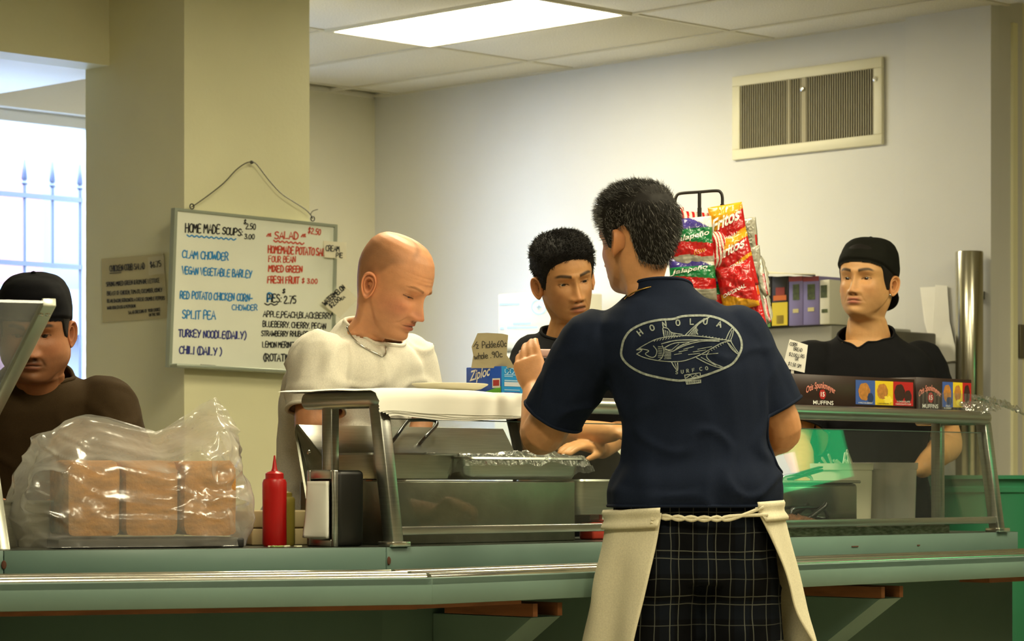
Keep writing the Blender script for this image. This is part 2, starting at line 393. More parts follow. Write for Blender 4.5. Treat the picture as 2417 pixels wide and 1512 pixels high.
# base cabinet below
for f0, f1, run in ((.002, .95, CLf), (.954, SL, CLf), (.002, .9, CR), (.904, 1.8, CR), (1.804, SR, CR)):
    panel('base_panel', f0, f1, .015, .02, .08, RZ-.02, run, green_shaded, cnt)
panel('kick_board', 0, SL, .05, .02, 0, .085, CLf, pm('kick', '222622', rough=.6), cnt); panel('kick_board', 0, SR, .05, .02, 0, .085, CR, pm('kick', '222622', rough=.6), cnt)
mb = MB(); mb.box(CR(SR-.02, .03, 0), DR*.02, BR*(DEPTH-.06), UP*(TOPZ-.014)); mb.build('end_panel', green_shaded, cnt)
for f1, run in ((SL, CLf), (SR, CR)):
    panel('back_panel', .25, f1, DEPTH-.04, .02, .0, TOPZ-.014, run, steel_d, cnt)
# tray rail
WL, WR = .407, .351
rail = thing('tray_rail', 'green tray rail with three shiny steel slides along the counter front', 'tray rail', KC+Vector((0, -.2, RZ-RTH)))
rc = bend(-WL, -WR); SRR = 3.4
mb = MB(); mb.prism([p+UP*(RZ-.015) for p in (CLf(SL, -.005), KC-BL*.005, rc, CLf(SL, -WL))], UP*.013); mb.build('rail_top', green, rail)
mb = MB(); mb.prism([p+UP*(RZ-.015) for p in (KC-BR*.005, CR(SRR, -.005), CR(SRR, -WR), rc)], UP*.013); mb.build('rail_top', green, rail)
def rline(w): return bend(-w*WL, -w*WR)
for run, e in ((CLf, SL), (CR, SRR)):
    for w in (.14, .50, .90):
        c = rline(w); far = run(e, -w*(WL if run is CLf else WR)); d = (far-c).normalized(); n = BL if run is CLf else BR
        m = MB(); p = c+d*.004+UP*(RZ-.001); m.tube([p, p+(far-c)], .0095, n=16); m.build('slide', steel_b, rail, smooth=True)
    w = WL if run is CLf else WR
    c = rc; far = run(e, -w); d = (far-c); n = BL if run is CLf else BR
    m = MB(); m.box(c+UP*(RZ-RTH), d, n*.02, UP*RTH); m.build('rail_fascia', green, rail, bevel=.001, bseg=1)
# cleats and bracket under the rail
cl0 = CLf(SL, -WL+.06); c0 = bend(-WL+.06, -WR+.06)
m = MB(); m.box(cl0+UP*(RZ-RTH-.013), c0-cl0, BL*.04, UP*.012+UP*(RTH-.03)); m.build('cleat', wood, rail)
e0 = c0+DR*.34; m = MB(); m.box(c0+UP*(RZ-RTH-.012), e0-c0, BR*.03, UP*.04); m.build('cleat', wood, rail)
q0 = CR(s_at(2335, -.26), -.26, RZ-RTH-.018); m = MB(); m.box(q0, DR*.6, BR*.1, UP*.03); m.build('cleat', wood, rail)
for bs in (.17, 1.55, 2.9):
    br = thing('rail_bracket', 'angled green wooden bracket propping the tray rail near '+('the counter bend', 'the middle of the right run', 'the far end')[(.17, 1.55, 2.9).index(bs)], 'bracket', CR(bs, -.2, .55))
    for o_, m_, h in ((0, wood, .016), (.085, wood, .016)):
        m = MB(); m.box(CR(bs+o_, -.305, RZ-RTH-.042), DR*.016, BR*.28, UP*.03); m.build('arm', m_, br)
    m = MB(); m.prism([CR(bs, -.30, RZ-RTH-.044), CR(bs, .012, RZ-RTH-.044), CR(bs, .012, RZ-RTH-.26)], DR*.10); m.build('gusset', green, br)
# ================================================================ writing: marker strokes and printed type
STROKE = {
'A': '0,0 .28,1 .58,0|.1,.36 .48,.36', 'B': '.05,0 .05,1 .38,.95 .45,.75 .36,.56 .05,.52|.36,.54 .55,.35 .48,.1 .3,0 .05,0', 'C': '.55,.85 .4,.98 .15,.88 .03,.55 .08,.2 .28,.02 .55,.12',
'D': '.06,0 .06,1 .35,.93 .55,.6 .48,.2 .28,.02 .06,0', 'E': '.5,.98 .07,.96 .06,.03 .52,.04|.07,.52 .42,.53', 'F': '.06,0 .07,.97 .52,.98|.07,.52 .42,.53', 'G': '.54,.86 .36,.98 .12,.86 .03,.5 .12,.12 .34,.02 .53,.16 .54,.45 .32,.45',
'H': '.05,0 .05,1|.53,0 .53,1|.05,.5 .53,.52', 'I': '.1,0 .1,1', 'J': '.45,1 .44,.2 .3,.02 .1,.06 .03,.25', 'K': '.06,0 .06,1|.5,.98 .07,.45 .55,0', 'L': '.06,1 .05,.03 .48,.04', 'M': '.02,0 .1,1 .33,.4 .56,1 .66,0',
'N': '.05,0 .07,1 .5,.03 .53,1', 'O': '.3,.98 .1,.86 .03,.5 .1,.12 .3,.02 .5,.14 .57,.5 .48,.88 .3,.98', 'P': '.06,0 .07,1 .4,.96 .52,.76 .4,.5 .07,.46', 'Q': '.3,.98 .1,.86 .03,.5 .1,.12 .3,.02 .5,.14 .57,.5 .48,.88 .3,.98|.38,.25 .62,-.05',
'R': '.06,0 .07,1 .4,.96 .5,.76 .38,.52 .07,.48|.25,.5 .56,0', 'S': '.5,.86 .32,.98 .1,.86 .1,.64 .3,.5 .5,.36 .48,.12 .26,.01 .04,.12', 'T': '0,.97 .58,1|.29,.98 .28,0', 'U': '.05,1 .06,.2 .28,.01 .5,.2 .53,1', 'V': '0,1 .27,0 .56,1', 'W': '0,1 .17,0 .36,.7 .54,0 .74,1',
'X': '.03,0 .53,1|.03,1 .55,0', 'Y': '0,1 .28,.5|.56,1 .2,0', 'Z': '.03,.97 .53,.98 .04,.03 .56,.04',
'0': '.28,.98 .08,.8 .04,.4 .2,.03 .42,.1 .5,.55 .4,.9 .28,.98', '1': '.15,.8 .3,1 .29,0', '2': '.05,.78 .2,.98 .44,.86 .4,.56 .04,.03 .52,.04', '3': '.06,.9 .28,.98 .46,.8 .2,.54 .5,.36 .44,.1 .2,.01 .03,.12', '4': '.4,0 .4,1 .03,.33 .55,.34',
'5': '.48,.98 .12,.97 .1,.56 .38,.58 .5,.3 .36,.04 .06,.06', '6': '.44,.95 .15,.6 .05,.22 .25,.01 .47,.16 .4,.42 .1,.36', '7': '.03,.96 .5,.98 .2,0', '8': '.28,.54 .08,.76 .26,.98 .46,.78 .28,.54 .05,.26 .26,.01 .5,.26 .28,.54', '9': '.46,.75 .28,.54 .07,.72 .22,.97 .45,.85 .46,.5 .36,0',
'$': '.48,.84 .28,.92 .1,.78 .28,.54 .48,.34 .3,.12 .06,.2|.3,1.1 .24,-.06', ',': '.12,.08 .04,-.16', '.': '.05,.0 .11,.02 .06,.05', ':': '.06,.12 .1,.15|.06,.6 .1,.63', '(': '.3,1.1 .08,.75 .06,.3 .28,-.08', ')': '.02,1.1 .24,.75 .24,.3 .04,-.08', '-': '.05,.45 .5,.47', '&': '.5,.0 .15,.8 .3,.97 .42,.8 .06,.3 .2,.02 .52,.4', "'": '.1,1 .06,.75', '~': '0,.4 .15,.6 .3,.4 .45,.6',
'i': '.08,0 .09,.58|.09,.8 .11,.82', 'c': '.4,.5 .2,.6 .05,.35 .14,.05 .42,.1', 'k': '.05,0 .07,1|.38,.6 .08,.28 .42,0', 'l': '.08,1 .06,.03', 'e': '.05,.32 .4,.36 .32,.58 .12,.55 .04,.28 .16,.03 .42,.08', 'h': '.05,0 .07,1|.06,.4 .25,.6 .38,.45 .38,0', 'o': '.2,.6 .05,.45 .06,.12 .22,.01 .38,.15 .36,.48 .2,.6', 'w': '0,.6 .12,0 .26,.45 .4,0 .54,.6', '*': '0,.3 .2,.7 .25,.3|.2,.5 .5,.7 .4,.35 .55,.35', 'z': '.02,.6 .4,.58 .04,.03 .42,.02', '/': '0,-.05 .45,1.05'}
ADV = {'I': .22, '.': .2, ',': .24, ':': .24, ' ': .36, 'M': .74, 'W': .8, 'i': .2, 'l': .2, '(': .36, ')': .34, "'": .2, 'c': .46, 'k': .46, 'e': .48, 'h': .46, 'o': .46, 'w': .6, '*': .65}
def stroke_text(text, jit=.035, rng=random, smooth=True):
    """polylines in units of letter height; returns (lines, width)"""
    x = 0; out = []
    for ch in text:
        if ch in STROKE:
            dx, dy, sc = rng.uniform(-jit, jit), rng.uniform(-jit, jit), rng.uniform(1-jit, 1+jit); sl = rng.uniform(-jit, jit)
            for pl in STROKE[ch].split('|'):
                pts = [tuple(map(float, q.split(','))) for q in pl.split()]
                pts = [Vector((x+(px+sl*py)*sc+dx, py*sc+dy, 0)) for px, py in pts]
                if smooth and len(pts) > 3: pts = catmull(pts, 3)
                out.append(pts)
        x += ADV.get(ch, .64)
    return out, max(x-.06, .1)
def ribbon(mb, pts, hw, mapf, mi=0):
    n = len(pts)
    if n < 2: return
    L, R = [], []
    for i, p in enumerate(pts):
        t = (pts[min(i+1, n-1)]-pts[max(i-1, 0)]); t = t.normalized() if t.length > 1e-9 else Vector((1, 0, 0)); q = Vector((-t.y, t.x, 0))*hw
        ex = Vector((0, 0, 0))
        if i == 0: ex = -t*hw*.6
        if i == n-1: ex = t*hw*.6
        L.append(mapf(p+q+ex)); R.append(mapf(p-q+ex))
    mb.add(L+R, [(i, i+1, n+i+1, n+i) for i in range(n-1)], mi)
def write_px(text, x0, y0, x1, y1, h, hw, plane, mat, parent, name='lettering', off=.0012, jit=.035, skew=0.0, seed=None):
    """handwriting whose baseline runs from pixel (x0,y0) to (x1,y1), laid on the plane (point, outward normal)"""
    rng = random.Random(seed if seed is not None else hash_s(text)); lines, W = stroke_text(text, jit, rng); p0, n = plane
    ux, uy = (x1-x0)/W, (y1-y0)/W; ln = math.hypot(x1-x0, y1-y0); vx, vy = (y1-y0)/ln, -(x1-x0)/ln
    vx += skew
    def mp(p): return on_plane(p.x, p.y, p0+n*off, n)
    mb = MB()
    for pl in lines: ribbon(mb, [Vector((x0+ux*p.x+vx*h*p.y, y0+uy*p.x+vy*h*p.y, 0)) for p in pl], hw, mp)
    if mb.v: return mb.build(name, mat, parent)
def lines_px(polys, hw, plane, mat, parent, name='marking', off=.0012, smooth=True):
    p0, n = plane; mb = MB()
    for pl in polys:
        pts = [Vector((x, y, 0)) for x, y in pl]
        if smooth and len(pts) > 3: pts = catmull(pts, 4)
        ribbon(mb, pts, hw, lambda p: on_plane(p.x, p.y, p0+n*off, n))
    return mb.build(name, mat, parent)
def hash_s(s): return sum((i+1)*ord(c) for i, c in enumerate(s)) % 9973
def type_geo(text, size=1.0, shear=0.0, bold=0.0, sub=0, spacing=1.0):
    """printed letters as flat geometry: 2D verts and faces, centred"""
    cu = bpy.data.curves.new('t', 'FONT'); cu.body = text; cu.size = size; cu.shear = shear; cu.offset = bold; cu.space_character = spacing; cu.resolution_u = 3; cu.fill_mode = 'FRONT'
    o = bpy.data.objects.new('t', cu); COL.objects.link(o); me = eval_mesh(o)
    bm = bmesh.new(); bm.from_mesh(me); bmesh.ops.remove_doubles(bm, verts=bm.verts, dist=1e-5); bmesh.ops.triangulate(bm, faces=bm.faces[:])
    if sub: bmesh.ops.subdivide_edges(bm, edges=[e for e in bm.edges if e.calc_length() > size*.12], cuts=sub); bmesh.ops.triangulate(bm, faces=bm.faces[:])
    bm.verts.index_update()
    v = [(q.co.x, q.co.y) for q in bm.verts]; f = [tuple(q.index for q in fc.verts) for fc in bm.faces]; bm.free(); bpy.data.objects.remove(o); bpy.data.curves.remove(cu); bpy.data.meshes.remove(me)
    xs = [p[0] for p in v]; ys = [p[1] for p in v]; cx, cy = (min(xs)+max(xs))/2, (min(ys)+max(ys))/2
    return [(a_-cx, b_-cy) for a_, b_ in v], f, max(xs)-min(xs), max(ys)-min(ys)
def type_on(text, mapf, width, height, mat, parent, name='lettering', shear=0.0, bold=0.0, sub=1, warp=None):
    """printed word scaled to width x height; mapf takes (x, y) about the word's centre"""
    v, f, w, h = type_geo(text, 1.0, shear, bold, sub); mb = MB()
    pts = [(a_*width/w, b_*height/h) for a_, b_ in v]
    if warp: pts = [warp(*p) for p in pts]
    mb.add([mapf(*p) for p in pts], f); return mb.build(name, mat, parent)
ink_k = pm('ink_black', '17171a', rough=.6); ink_b = pm('ink_blue', '2a86c8', rough=.6); ink_n = pm('ink_navy', '2b3382', rough=.6); ink_r = pm('ink_red', 'c8452a', rough=.6); ink_w = pm('print_white', 'f2f0e8', rough=.5)
# ================================================================ people: shared builders
def ga(v, s): return np.exp(-.5*(v/s)**2)
HEAD_T = np.array([  # z, front y, back y, half width, centre y, roundness
 (.1230, .006, .018, .004, .012, 2.0), (.1212, -.020, .044, .031, .013, 2.0), (.1150, -.044, .067, .050, .014, 2.05), (.1035, -.0625, .0825, .0625, .015, 2.1), (.0865, -.0780, .0945, .0705, .016, 2.15),
 (.0650, -.0880, .1005, .0750, .017, 2.2), (.0450, -.0935, .1030, .0770, .017, 2.25), (.0250, -.0950, .1020, .0760, .016, 2.3), (.0100, -.0920, .0985, .0735, .014, 2.3),
 (-.0100, -.0895, .0920, .0705, .010, 2.25), (-.0300, -.0895, .0830, .0690, .006, 2.15), (-.0500, -.0900, .0720, .0665, .004, 2.05), (-.0700, -.0900, .0630, .0625, .004, 1.95),
 (-.0850, -.0885, .0580, .0575, .004, 1.88), (-.0980, -.0865, .0560, .0520, .005, 1.82), (-.1080, -.0800, .0550, .0490, .006, 1.85), (-.1150, -.0640, .0550, .0500, .007, 1.95),
 (-.1220, -.0450, .0550, .0525, .008, 2.0), (-.1300, -.0400, .0560, .0545, .009, 2.0), (-.1600, -.0400, .0610, .0560, .012, 2.0), (-.1900, -.0400, .0640, .0570, .015, 2.0), (-.2200, -.0400, .0650, .0570, .017, 2.0), (-.2450, -.0380, .0640, .0560, .018, 2.0)])

def table(line, x):                     # piecewise-smooth lookup
    xs = [p[0] for p in line]; ys = [p[1] for p in line]; return np.interp(x, xs, ys)

def make_head(nu=260, nv=210, skin='b98058', lip='9c5a4a', brow='1d1510', brow_w=1.0, iris='23140c', eye_up=.0048, eye_lo=.0034, gaze=(0, 0), nose=1.0, nose_w=1.0, jaw=1.0, chin=1.0,
              stubble=0.0, stub_col='4a3a30', moustache=0.0, shaved=0.0, mouth_open=0.0, lips=1.0, brow_ridge=1.0, folds=0.0, width=1.0, face=True, cheek=1.0, ear_out=25, fat=0.0, redness=.25, neck=1.0):
    T = HEAD_T.copy()
    jw = np.interp(T[:, 0], [-.245, -.13, -.115, -.06, 0, .12], [1, 1, jaw, jaw, 1, 1]); T[:, 3] *= jw*width
    nkm = np.interp(T[:, 0], [-.25, -.14, -.105, .2], [neck, neck, 1, 1]); T[:, 3] *= nkm; T[:, 1] = np.where(T[:, 0] < -.118, T[:, 1]*(1+(nkm-1)*.5), T[:, 1])
    T[:, 3] += fat*ga(T[:, 0]+.075, .035)*.010
    ch = np.r_[0, np.cumsum(np.hypot(np.diff(T[:, 0])*1.0, np.diff(T[:, 1])*.8))]
    u = np.linspace(0, ch[-1], nv); R = np.stack([np.interp(u, ch, T[:, i]) for i in range(6)], 1)
    ker = np.array([1, 2, 3, 4, 3, 2, 1.]); ker /= ker.sum()
    Rp = np.vstack([2*R[0]-R[3:0:-1], R, 2*R[-1]-R[-2:-5:-1]]); R = np.stack([np.convolve(Rp[:, i], ker, 'valid') for i in range(6)], 1)
    t = np.arange(nu)/nu; th = 2*np.pi*t-.55*np.sin(2*np.pi*t)
    z = np.repeat(R[:, 0:1], nu, 1); f, g, w, c, n = [np.repeat(R[:, i:i+1], nu, 1) for i in range(1, 6)]
    TH = np.repeat(th[None], nv, 0); sn, cs = np.sin(TH), np.cos(TH); e = 2/n
    x = w*np.sign(sn)*np.abs(sn)**e; fm = cs > 0
    y = np.where(fm, c+(f-c)*np.abs(cs)**e, c+(g-c)*np.abs(cs)**(2/2.15))
    az = np.abs((TH+np.pi) % (2*np.pi)-np.pi)                      # 0 in front, pi behind
    jl = table([(0, -.113), (.5, -.109), (.9, -.097), (1.2, -.082), (1.45, -.055), (1.7, -.020), (3.2, .0)], az)      # jaw line, neck tucked in below it
    jm = sstep(.004, -.016, z-jl)*sstep(1.75, 1.25, az)*sstep(-.215, -.165, z); x = x*(1-.17*jm); y = y+.010*jm*np.maximum(cs, 0)
    bx, by, bz = x.copy(), y.copy(), z.copy()
    skc = np.array(lin(skin)[:3]); C = np.tile(skc, (nv, nu, 1))
    def tint(mask, col, k=1.0):
        nonlocal C
        mk = np.clip(mask*k, 0, 1)[..., None]; C = C*(1-mk)+np.array(lin(col)[:3])*mk
    eyes = []
    if face:
        a = np.abs(x); W = sstep(.05, .35, cs); d = np.zeros_like(x)
        npz = [(-.060, 0), (-.0545, .0015), (-.051, .005), (-.0475, .013), (-.0435, .0215), (-.038, .0235), (-.030, .0205), (-.018, .0150), (-.004, .0098), (.008, .0062), (.018, .003), (.032, 0)]
        nw = table([(-.055, .0125), (-.045, .0125), (-.036, .0110), (-.02, .0088), (.0, .0070), (.02, .0095)], z)*nose_w
        d -= table(npz, z)*nose*np.exp(-(a/nw)**2.4)
        d -= .0095*nose*ga(a-.0145*nose_w, .0052)*ga(z+.0435, .0062)
        d += .0050*ga(a-.0068*nose_w, .0036)*ga(z+.0505, .0030)                                  # nostrils
        d += .0110*ga(a-.031, .0150)*ga(z-.002, .0105)+.004*ga(a-.0155, .006)*ga(z-.002, .009)  # sockets
        d -= .0045*brow_ridge*ga(z-.0215-.05*(a-.03)*0, .0062)*ga(a-.030, .020)
        d -= .0045*cheek*ga(a-.044, .014)*ga(z+.026, .012)
        d += .0035*cheek*ga(a-.046, .012)*ga(z+.064, .016)*(1-fat)
        nl = a-(.0165+(-.043-z)*.55); d += (.0022+.002*folds)*ga(nl, .0030)*sstep(-.078, -.066, z)*sstep(-.036, -.046, z)
        mo = mouth_open
        d -= .0050*ga(a, .024)*ga(z+.066, .017)
        zu = z+.0615; d -= .0045*lips*ga(zu, .0042)*np.exp(-(a/.021)**3); zl = z+.0745+mo*.6; d -= .0055*lips*ga(zl, .0046)*np.exp(-(a/.018)**3)
        gap = z+.0678+mo*.3-.0012*ga(a, .006)+.0018*ga(a-.024, .006)
        d += (.0050+mo*1.2)*ga(gap, .0014+mo*.35)*np.exp(-(a/(.0235-mo*.3))**6)
        d += .0045*ga(z+.0845+mo*.6, .0052)*ga(a, .018); d -= .0075*chin*ga(a, .0165)*ga(z+.100, .0105)
        d += .0010*ga(a, .0028)*ga(z+.056, .004)
        d += .0010*folds*(ga(z-.047, .0012)+ga(z-.056, .0012)+ga(z-.038, .0012))*ga(a, .032)      # forehead lines
        y += d*W
        # eyes
        for sd in (-1, 1):
            ex, ez = sd*.0315, .0; k = np.argmin((x-ex)**2+(z-ez)**2+(cs < 0)*1); sy = y.flat[k]
            yc = sy+.0100; rr = np.hypot(x-ex, z-ez)
            lid = yc-np.sqrt(np.maximum(.0136**2-rr**2, 1e-9)); m = sstep(.0132, .0100, rr)*W
            y = y*(1-m)+np.minimum(y, lid)*m
            dx = (x-ex)/.0150; q = np.clip(1-dx**2, 0, 1); tl = .0012*dx*sd
            zz = z-ez-tl; up_, lo_ = eye_up*q**.75, -eye_lo*q
            op = (zz < up_) & (zz > lo_) & (np.abs(dx) < 1) & (cs > 0)
            y = np.where(op, np.maximum(y, yc-.0095), y)
            tint(ga(zz-up_, .0010)*(np.abs(dx) < 1.02)*W, '140c08', .95); tint(ga(zz-lo_, .0007)*(np.abs(dx) < 1.0)*W, '3a2018', .45)
            tint(ga(zz-up_-.0048, .0008)*(np.abs(dx) < .95)*W, '5a3420', .35)
            eyes.append(Vector((ex, yc, ez)))
        # colour of the face, with shade painted into nostrils and lip gap
        wl = np.exp(-(a/.0215)**4)*W
        tint(ga(z+.0630, .0036)*wl, lip, .85); tint(ga(z+.0735+mo*.6, .0042)*wl, lip, .95); tint(ga(gap, .0011+mo*.33)*np.exp(-(a/.023)**6)*W, '3a1610', .85)
        if mo: tint(ga(z+.0655, .0011)*np.exp(-(a/.014)**6)*W, 'd8cbb8', .75)
        tint(ga(a-.0070*nose_w, .0030)*ga(z+.0505, .0020)*W, '2a120c', .8)
        tint(ga(a-.045, .018)*ga(z+.032, .018)*W, 'b0564a', redness); tint(ga(a, .012)*ga(z+.038, .010)*W, 'a8503c', redness)
        bz_ = .0225+.0035*np.sin(np.clip((a-.012)/.04, 0, 1)*np.pi*.62)*1.6-.003*sstep(.040, .056, a)
        tint(np.exp(-((z-bz_)/(.0042*brow_w*(1-.35*sstep(.03, .056, a))))**4)*sstep(.010, .014, a)*sstep(.058, .047, a)*W, brow, .92)
        be = sstep(-.038, -.058, z)*sstep(-.128, -.112, z)*sstep(.2, .7, cs+.35*sstep(-.05, -.09, z))
        be2 = np.clip(be*(1-wl*ga(z+.068, .008)), 0, 1); tint(be2, stub_col, stubble)
        mu = ga(z+.0555, .0036)*np.exp(-(a/.026)**4)*(1-.6*ga(a, .003)); mu2 = ga(a-.030, .004)*ga(z+.066, .008); tint((mu+.6*mu2)*W, '17100c', moustache)
    if shaved:
        hl = table([(0, .13), (.5, .10), (.9, .075), (1.25, .055), (1.5, .02), (1.62, .006), (1.75, .01), (2.0, -.03), (2.6, -.07), (3.2, -.075)], az)
        top = table([(0, .2), (.9, .06), (1.2, .075), (1.8, .088), (2.5, .095), (3.2, .098)], az)
        tint(sstep(-.006, .012, z-hl)*sstep(.022, -.012, z-top), '5d4630', shaved); 
    N = nu*nv; V = np.stack([x.ravel(), y.ravel(), z.ravel()], 1)
    idx = np.arange(N).reshape(nv, nu); i2 = np.roll(idx, -1, 1)
    # ring order runs top -> neck; faces wound outward
    Fq = np.stack([idx[:-1], idx[1:], i2[1:], i2[:-1]], -1).reshape(-1, 4)
    faces = [tuple(q) for q in Fq.tolist()]; faces.append(tuple(idx[0].tolist()))
    mats = [0]*len(faces); cols = np.c_[C.reshape(-1, 3), np.ones(N)]
    # ears
    for sd in (-1, 1):
        prof = [(0, -.0130), (.22, -.0135), (.38, -.0095), (.50, .0015), (.58, .0045), (.69, -.0020), (.79, .0045), (.88, .0095), (.98, .0075), (1.02, .001), (.92, -.006), (.7, -.020)]
        fl = math.radians(ear_out); e1 = np.array((sd*math.sin(fl), math.cos(fl), 0)); e3 = np.array((sd*math.cos(fl), -math.sin(fl), 0)); e2 = np.array((0, .18, .98))
        o = np.array((sd*.0800*width, .012, -.013)); nn = 36; ev, ec = [], []
        for r, h in prof:
            for k in range(nn):
                v = 2*math.pi*k/nn; cx, sz = math.cos(v), math.sin(v)
                rx = .0185*(1+.22*sz); hh = h
                lob = max(0, -sz-.55)/.45
                hh = h*(1-.7*lob)+.001*lob; hh -= .0045*max(0, -cx)**1.5*(r**2)
                p = o+e1*(r*rx*cx+.002)+e2*(r*.0325*sz)+e3*hh; ev.append(p)
                s_ = skc*(1-.62*max(0, .52-r)/.52) if r < .52 else (skc*.80 if .64 < r < .74 else skc); ec.append(np.r_[s_*np.array((1.04, .90, .86)), 1])  # ear hollow and groove darkened: shade put into the skin colour
        k0 = len(V); V = np.vstack([V, ev]); cols = np.vstack([cols, ec])
        for i in range(len(prof)-1):
            for k in range(nn):
                q = (k0+i*nn+k, k0+i*nn+(k+1) % nn, k0+(i+1)*nn+(k+1) % nn, k0+(i+1)*nn+k)
                faces.append(q if sd < 0 else q[::-1]); mats.append(0)
    # eyeballs
    for ec_ in eyes:
        k0 = len(V); nn, mm = 28, 20; ev, cc = [], []
        gd = Vector((gaze[0], -1, gaze[1])).normalized(); ug = gd.orthogonal().normalized(); vg = gd.cross(ug)
        for i in range(mm):
            ph = math.pi*i/(mm-1)
            ph = ph if i > 8 else .9*(i/8)*.62
            if i > 8: ph = .56+(math.pi-.56)*(i-8)/(mm-9)
            for k in range(nn):
                v = 2*math.pi*k/nn; dr = gd*math.cos(ph)+(ug*math.cos(v)+vg*math.sin(v))*math.sin(ph)
                ev.append(tuple(ec_+dr*.0121))
                cc.append(lin('060403') if ph < .20 else (lin(iris) if ph < .56 else lin('a89c8c')))
        V = np.vstack([V, ev]); cols = np.vstack([cols, cc])
        for i in range(mm-1):
            for k in range(nn): faces.append((k0+i*nn+k, k0+i*nn+(k+1) % nn, k0+(i+1)*nn+(k+1) % nn, k0+(i+1)*nn+k)); mats.append(1)
    base = dict(x=bx, y=by, z=bz, az=az, th=TH, nu=nu, nv=nv, eyes=eyes)
    return V, faces, mats, cols, base

def pose_fn(pivot_w, q_head, q_body, scale):
    """head-local -> world with a neck that blends from the body's to the head's direction"""
    pv = np.array((0, .018, -.075)); pw = np.array(pivot_w)
    mh = np.array(q_head.to_matrix()); mb_ = np.array(q_body.to_matrix())
    def fn(V):
        V = np.asarray(V, float); w = sstep(-.185, -.085, V[:, 2]+.25*V[:, 1]*0)
        nb = 12; out = np.zeros_like(V); ws = np.round(w*nb).astype(int)
        loc = (V-pv)*scale
        ms = [np.array(q_body.slerp(q_head, i/nb).to_matrix()) for i in range(nb+1)]
        lo = np.clip(np.floor(w*nb).astype(int), 0, nb-1); fr = w*nb-lo
        MS = np.array(ms); a_ = np.einsum('nij,nj->ni', MS[lo], loc); b_ = np.einsum('nij,nj->ni', MS[lo+1], loc)
        return pw+a_*(1-fr)[:, None]+b_*fr[:, None]
    return fn
def quat(yaw, pitch=0, roll=0):
    """yaw: 0 looks to the camera, + turns towards +x; pitch + looks down; roll + leans the crown to +x"""
    return (Matrix.Rotation(math.radians(yaw), 3, 'Z')@Matrix.Rotation(math.radians(pitch), 3, 'X')@Matrix.Rotation(math.radians(roll), 3, 'Y')).to_quaternion()

def shell(base, line, thick, lumps=(0, 1), lo=-.002, edge=.010, extra=None, cen=(0, .008, .015)):
    """cap or hair shell lifted off the scalp above a line z(az)"""
    x, y, z, az = base['x'], base['y'], base['z'], base['az']; nv, nu = x.shape
    hl = table(line, az); d = z-hl; m = sstep(0, edge, d)
    N = np.stack([x-cen[0], (y-cen[1])*.8, (z-cen[2])*.9], -1); N /= np.linalg.norm(N, axis=-1, keepdims=True)
    th = thick(az, z) if callable(thick) else np.full_like(x, thick)
    off = lo+(th-lo)*m**.5
    if extra is not None: off = off+extra(x, y, z, az)*m
    V = np.stack([x, y, z], -1)+N*off[..., None]
    if lumps[0]:
        k = lumps[1]; L = np.array([mnoise.noise(Vector(p)*k) for p in V.reshape(-1, 3)]).reshape(nv, nu); V += N*(L*lumps[0]*m)[..., None]
    idx = np.arange(nu*nv).reshape(nv, nu); i2 = np.roll(idx, -1, 1)
    keep = (d > -.006)
    kf = keep[:-1]|keep[1:]
    Fq = np.stack([idx[:-1], idx[1:], i2[1:], i2[:-1]], -1)[kf].reshape(-1, 4)
    faces = [tuple(q) for q in Fq.tolist()]+[tuple(idx[0].tolist())]
    return V.reshape(-1, 3), faces, N.reshape(-1, 3), (d > 0).ravel()

def compact(V, faces):
    used = sorted({i for f in faces for i in f}); mp = {u: i for i, u in enumerate(used)}
    return V[used], [tuple(mp[i] for i in f) for f in faces]

def strands(rng, V, N, ok, count, length, comb, width=.0006, spread=.35, cols=None, zbias=None, lift=.45):
    """short tapering hairs rooted on a shell"""
    ids = np.nonzero(ok)[0]; pick = rng.choice(ids, count); vs, fs, cc = [], [], []
    for i in pick:
        p = V[i]; nrm = N[i]; d = nrm*lift+np.array(comb(p))+rng.normal(0, spread, 3)*.6; d /= np.linalg.norm(d)+1e-9
        L = (length(p) if callable(length) else length)*rng.uniform(.6, 1.25)
        s1 = np.cross(d, nrm); s1 /= np.linalg.norm(s1)+1e-9; s2 = np.cross(s1, d)
        p0 = p-nrm*.003; p1 = p0+d*L*.55+nrm*L*.08; p2 = p0+d*L-nrm*L*.06
        k = len(vs)
        for q, w in ((p0, width), (p1, width*.8)):
            vs += [q+s1*w, q-s1*w*.5+s2*w*.86, q-s1*w*.5-s2*w*.86]
        vs.append(p2)
        fs += [(k, k+1, k+4, k+3), (k+1, k+2, k+5, k+4), (k+2, k, k+3, k+5), (k+3, k+4, k+6), (k+4, k+5, k+6), (k+5, k+3, k+6)]
        c = cols(rng, p) if cols else (0, 0, 0); cc += [c]*7
    return np.array(vs), fs, np.array(cc)

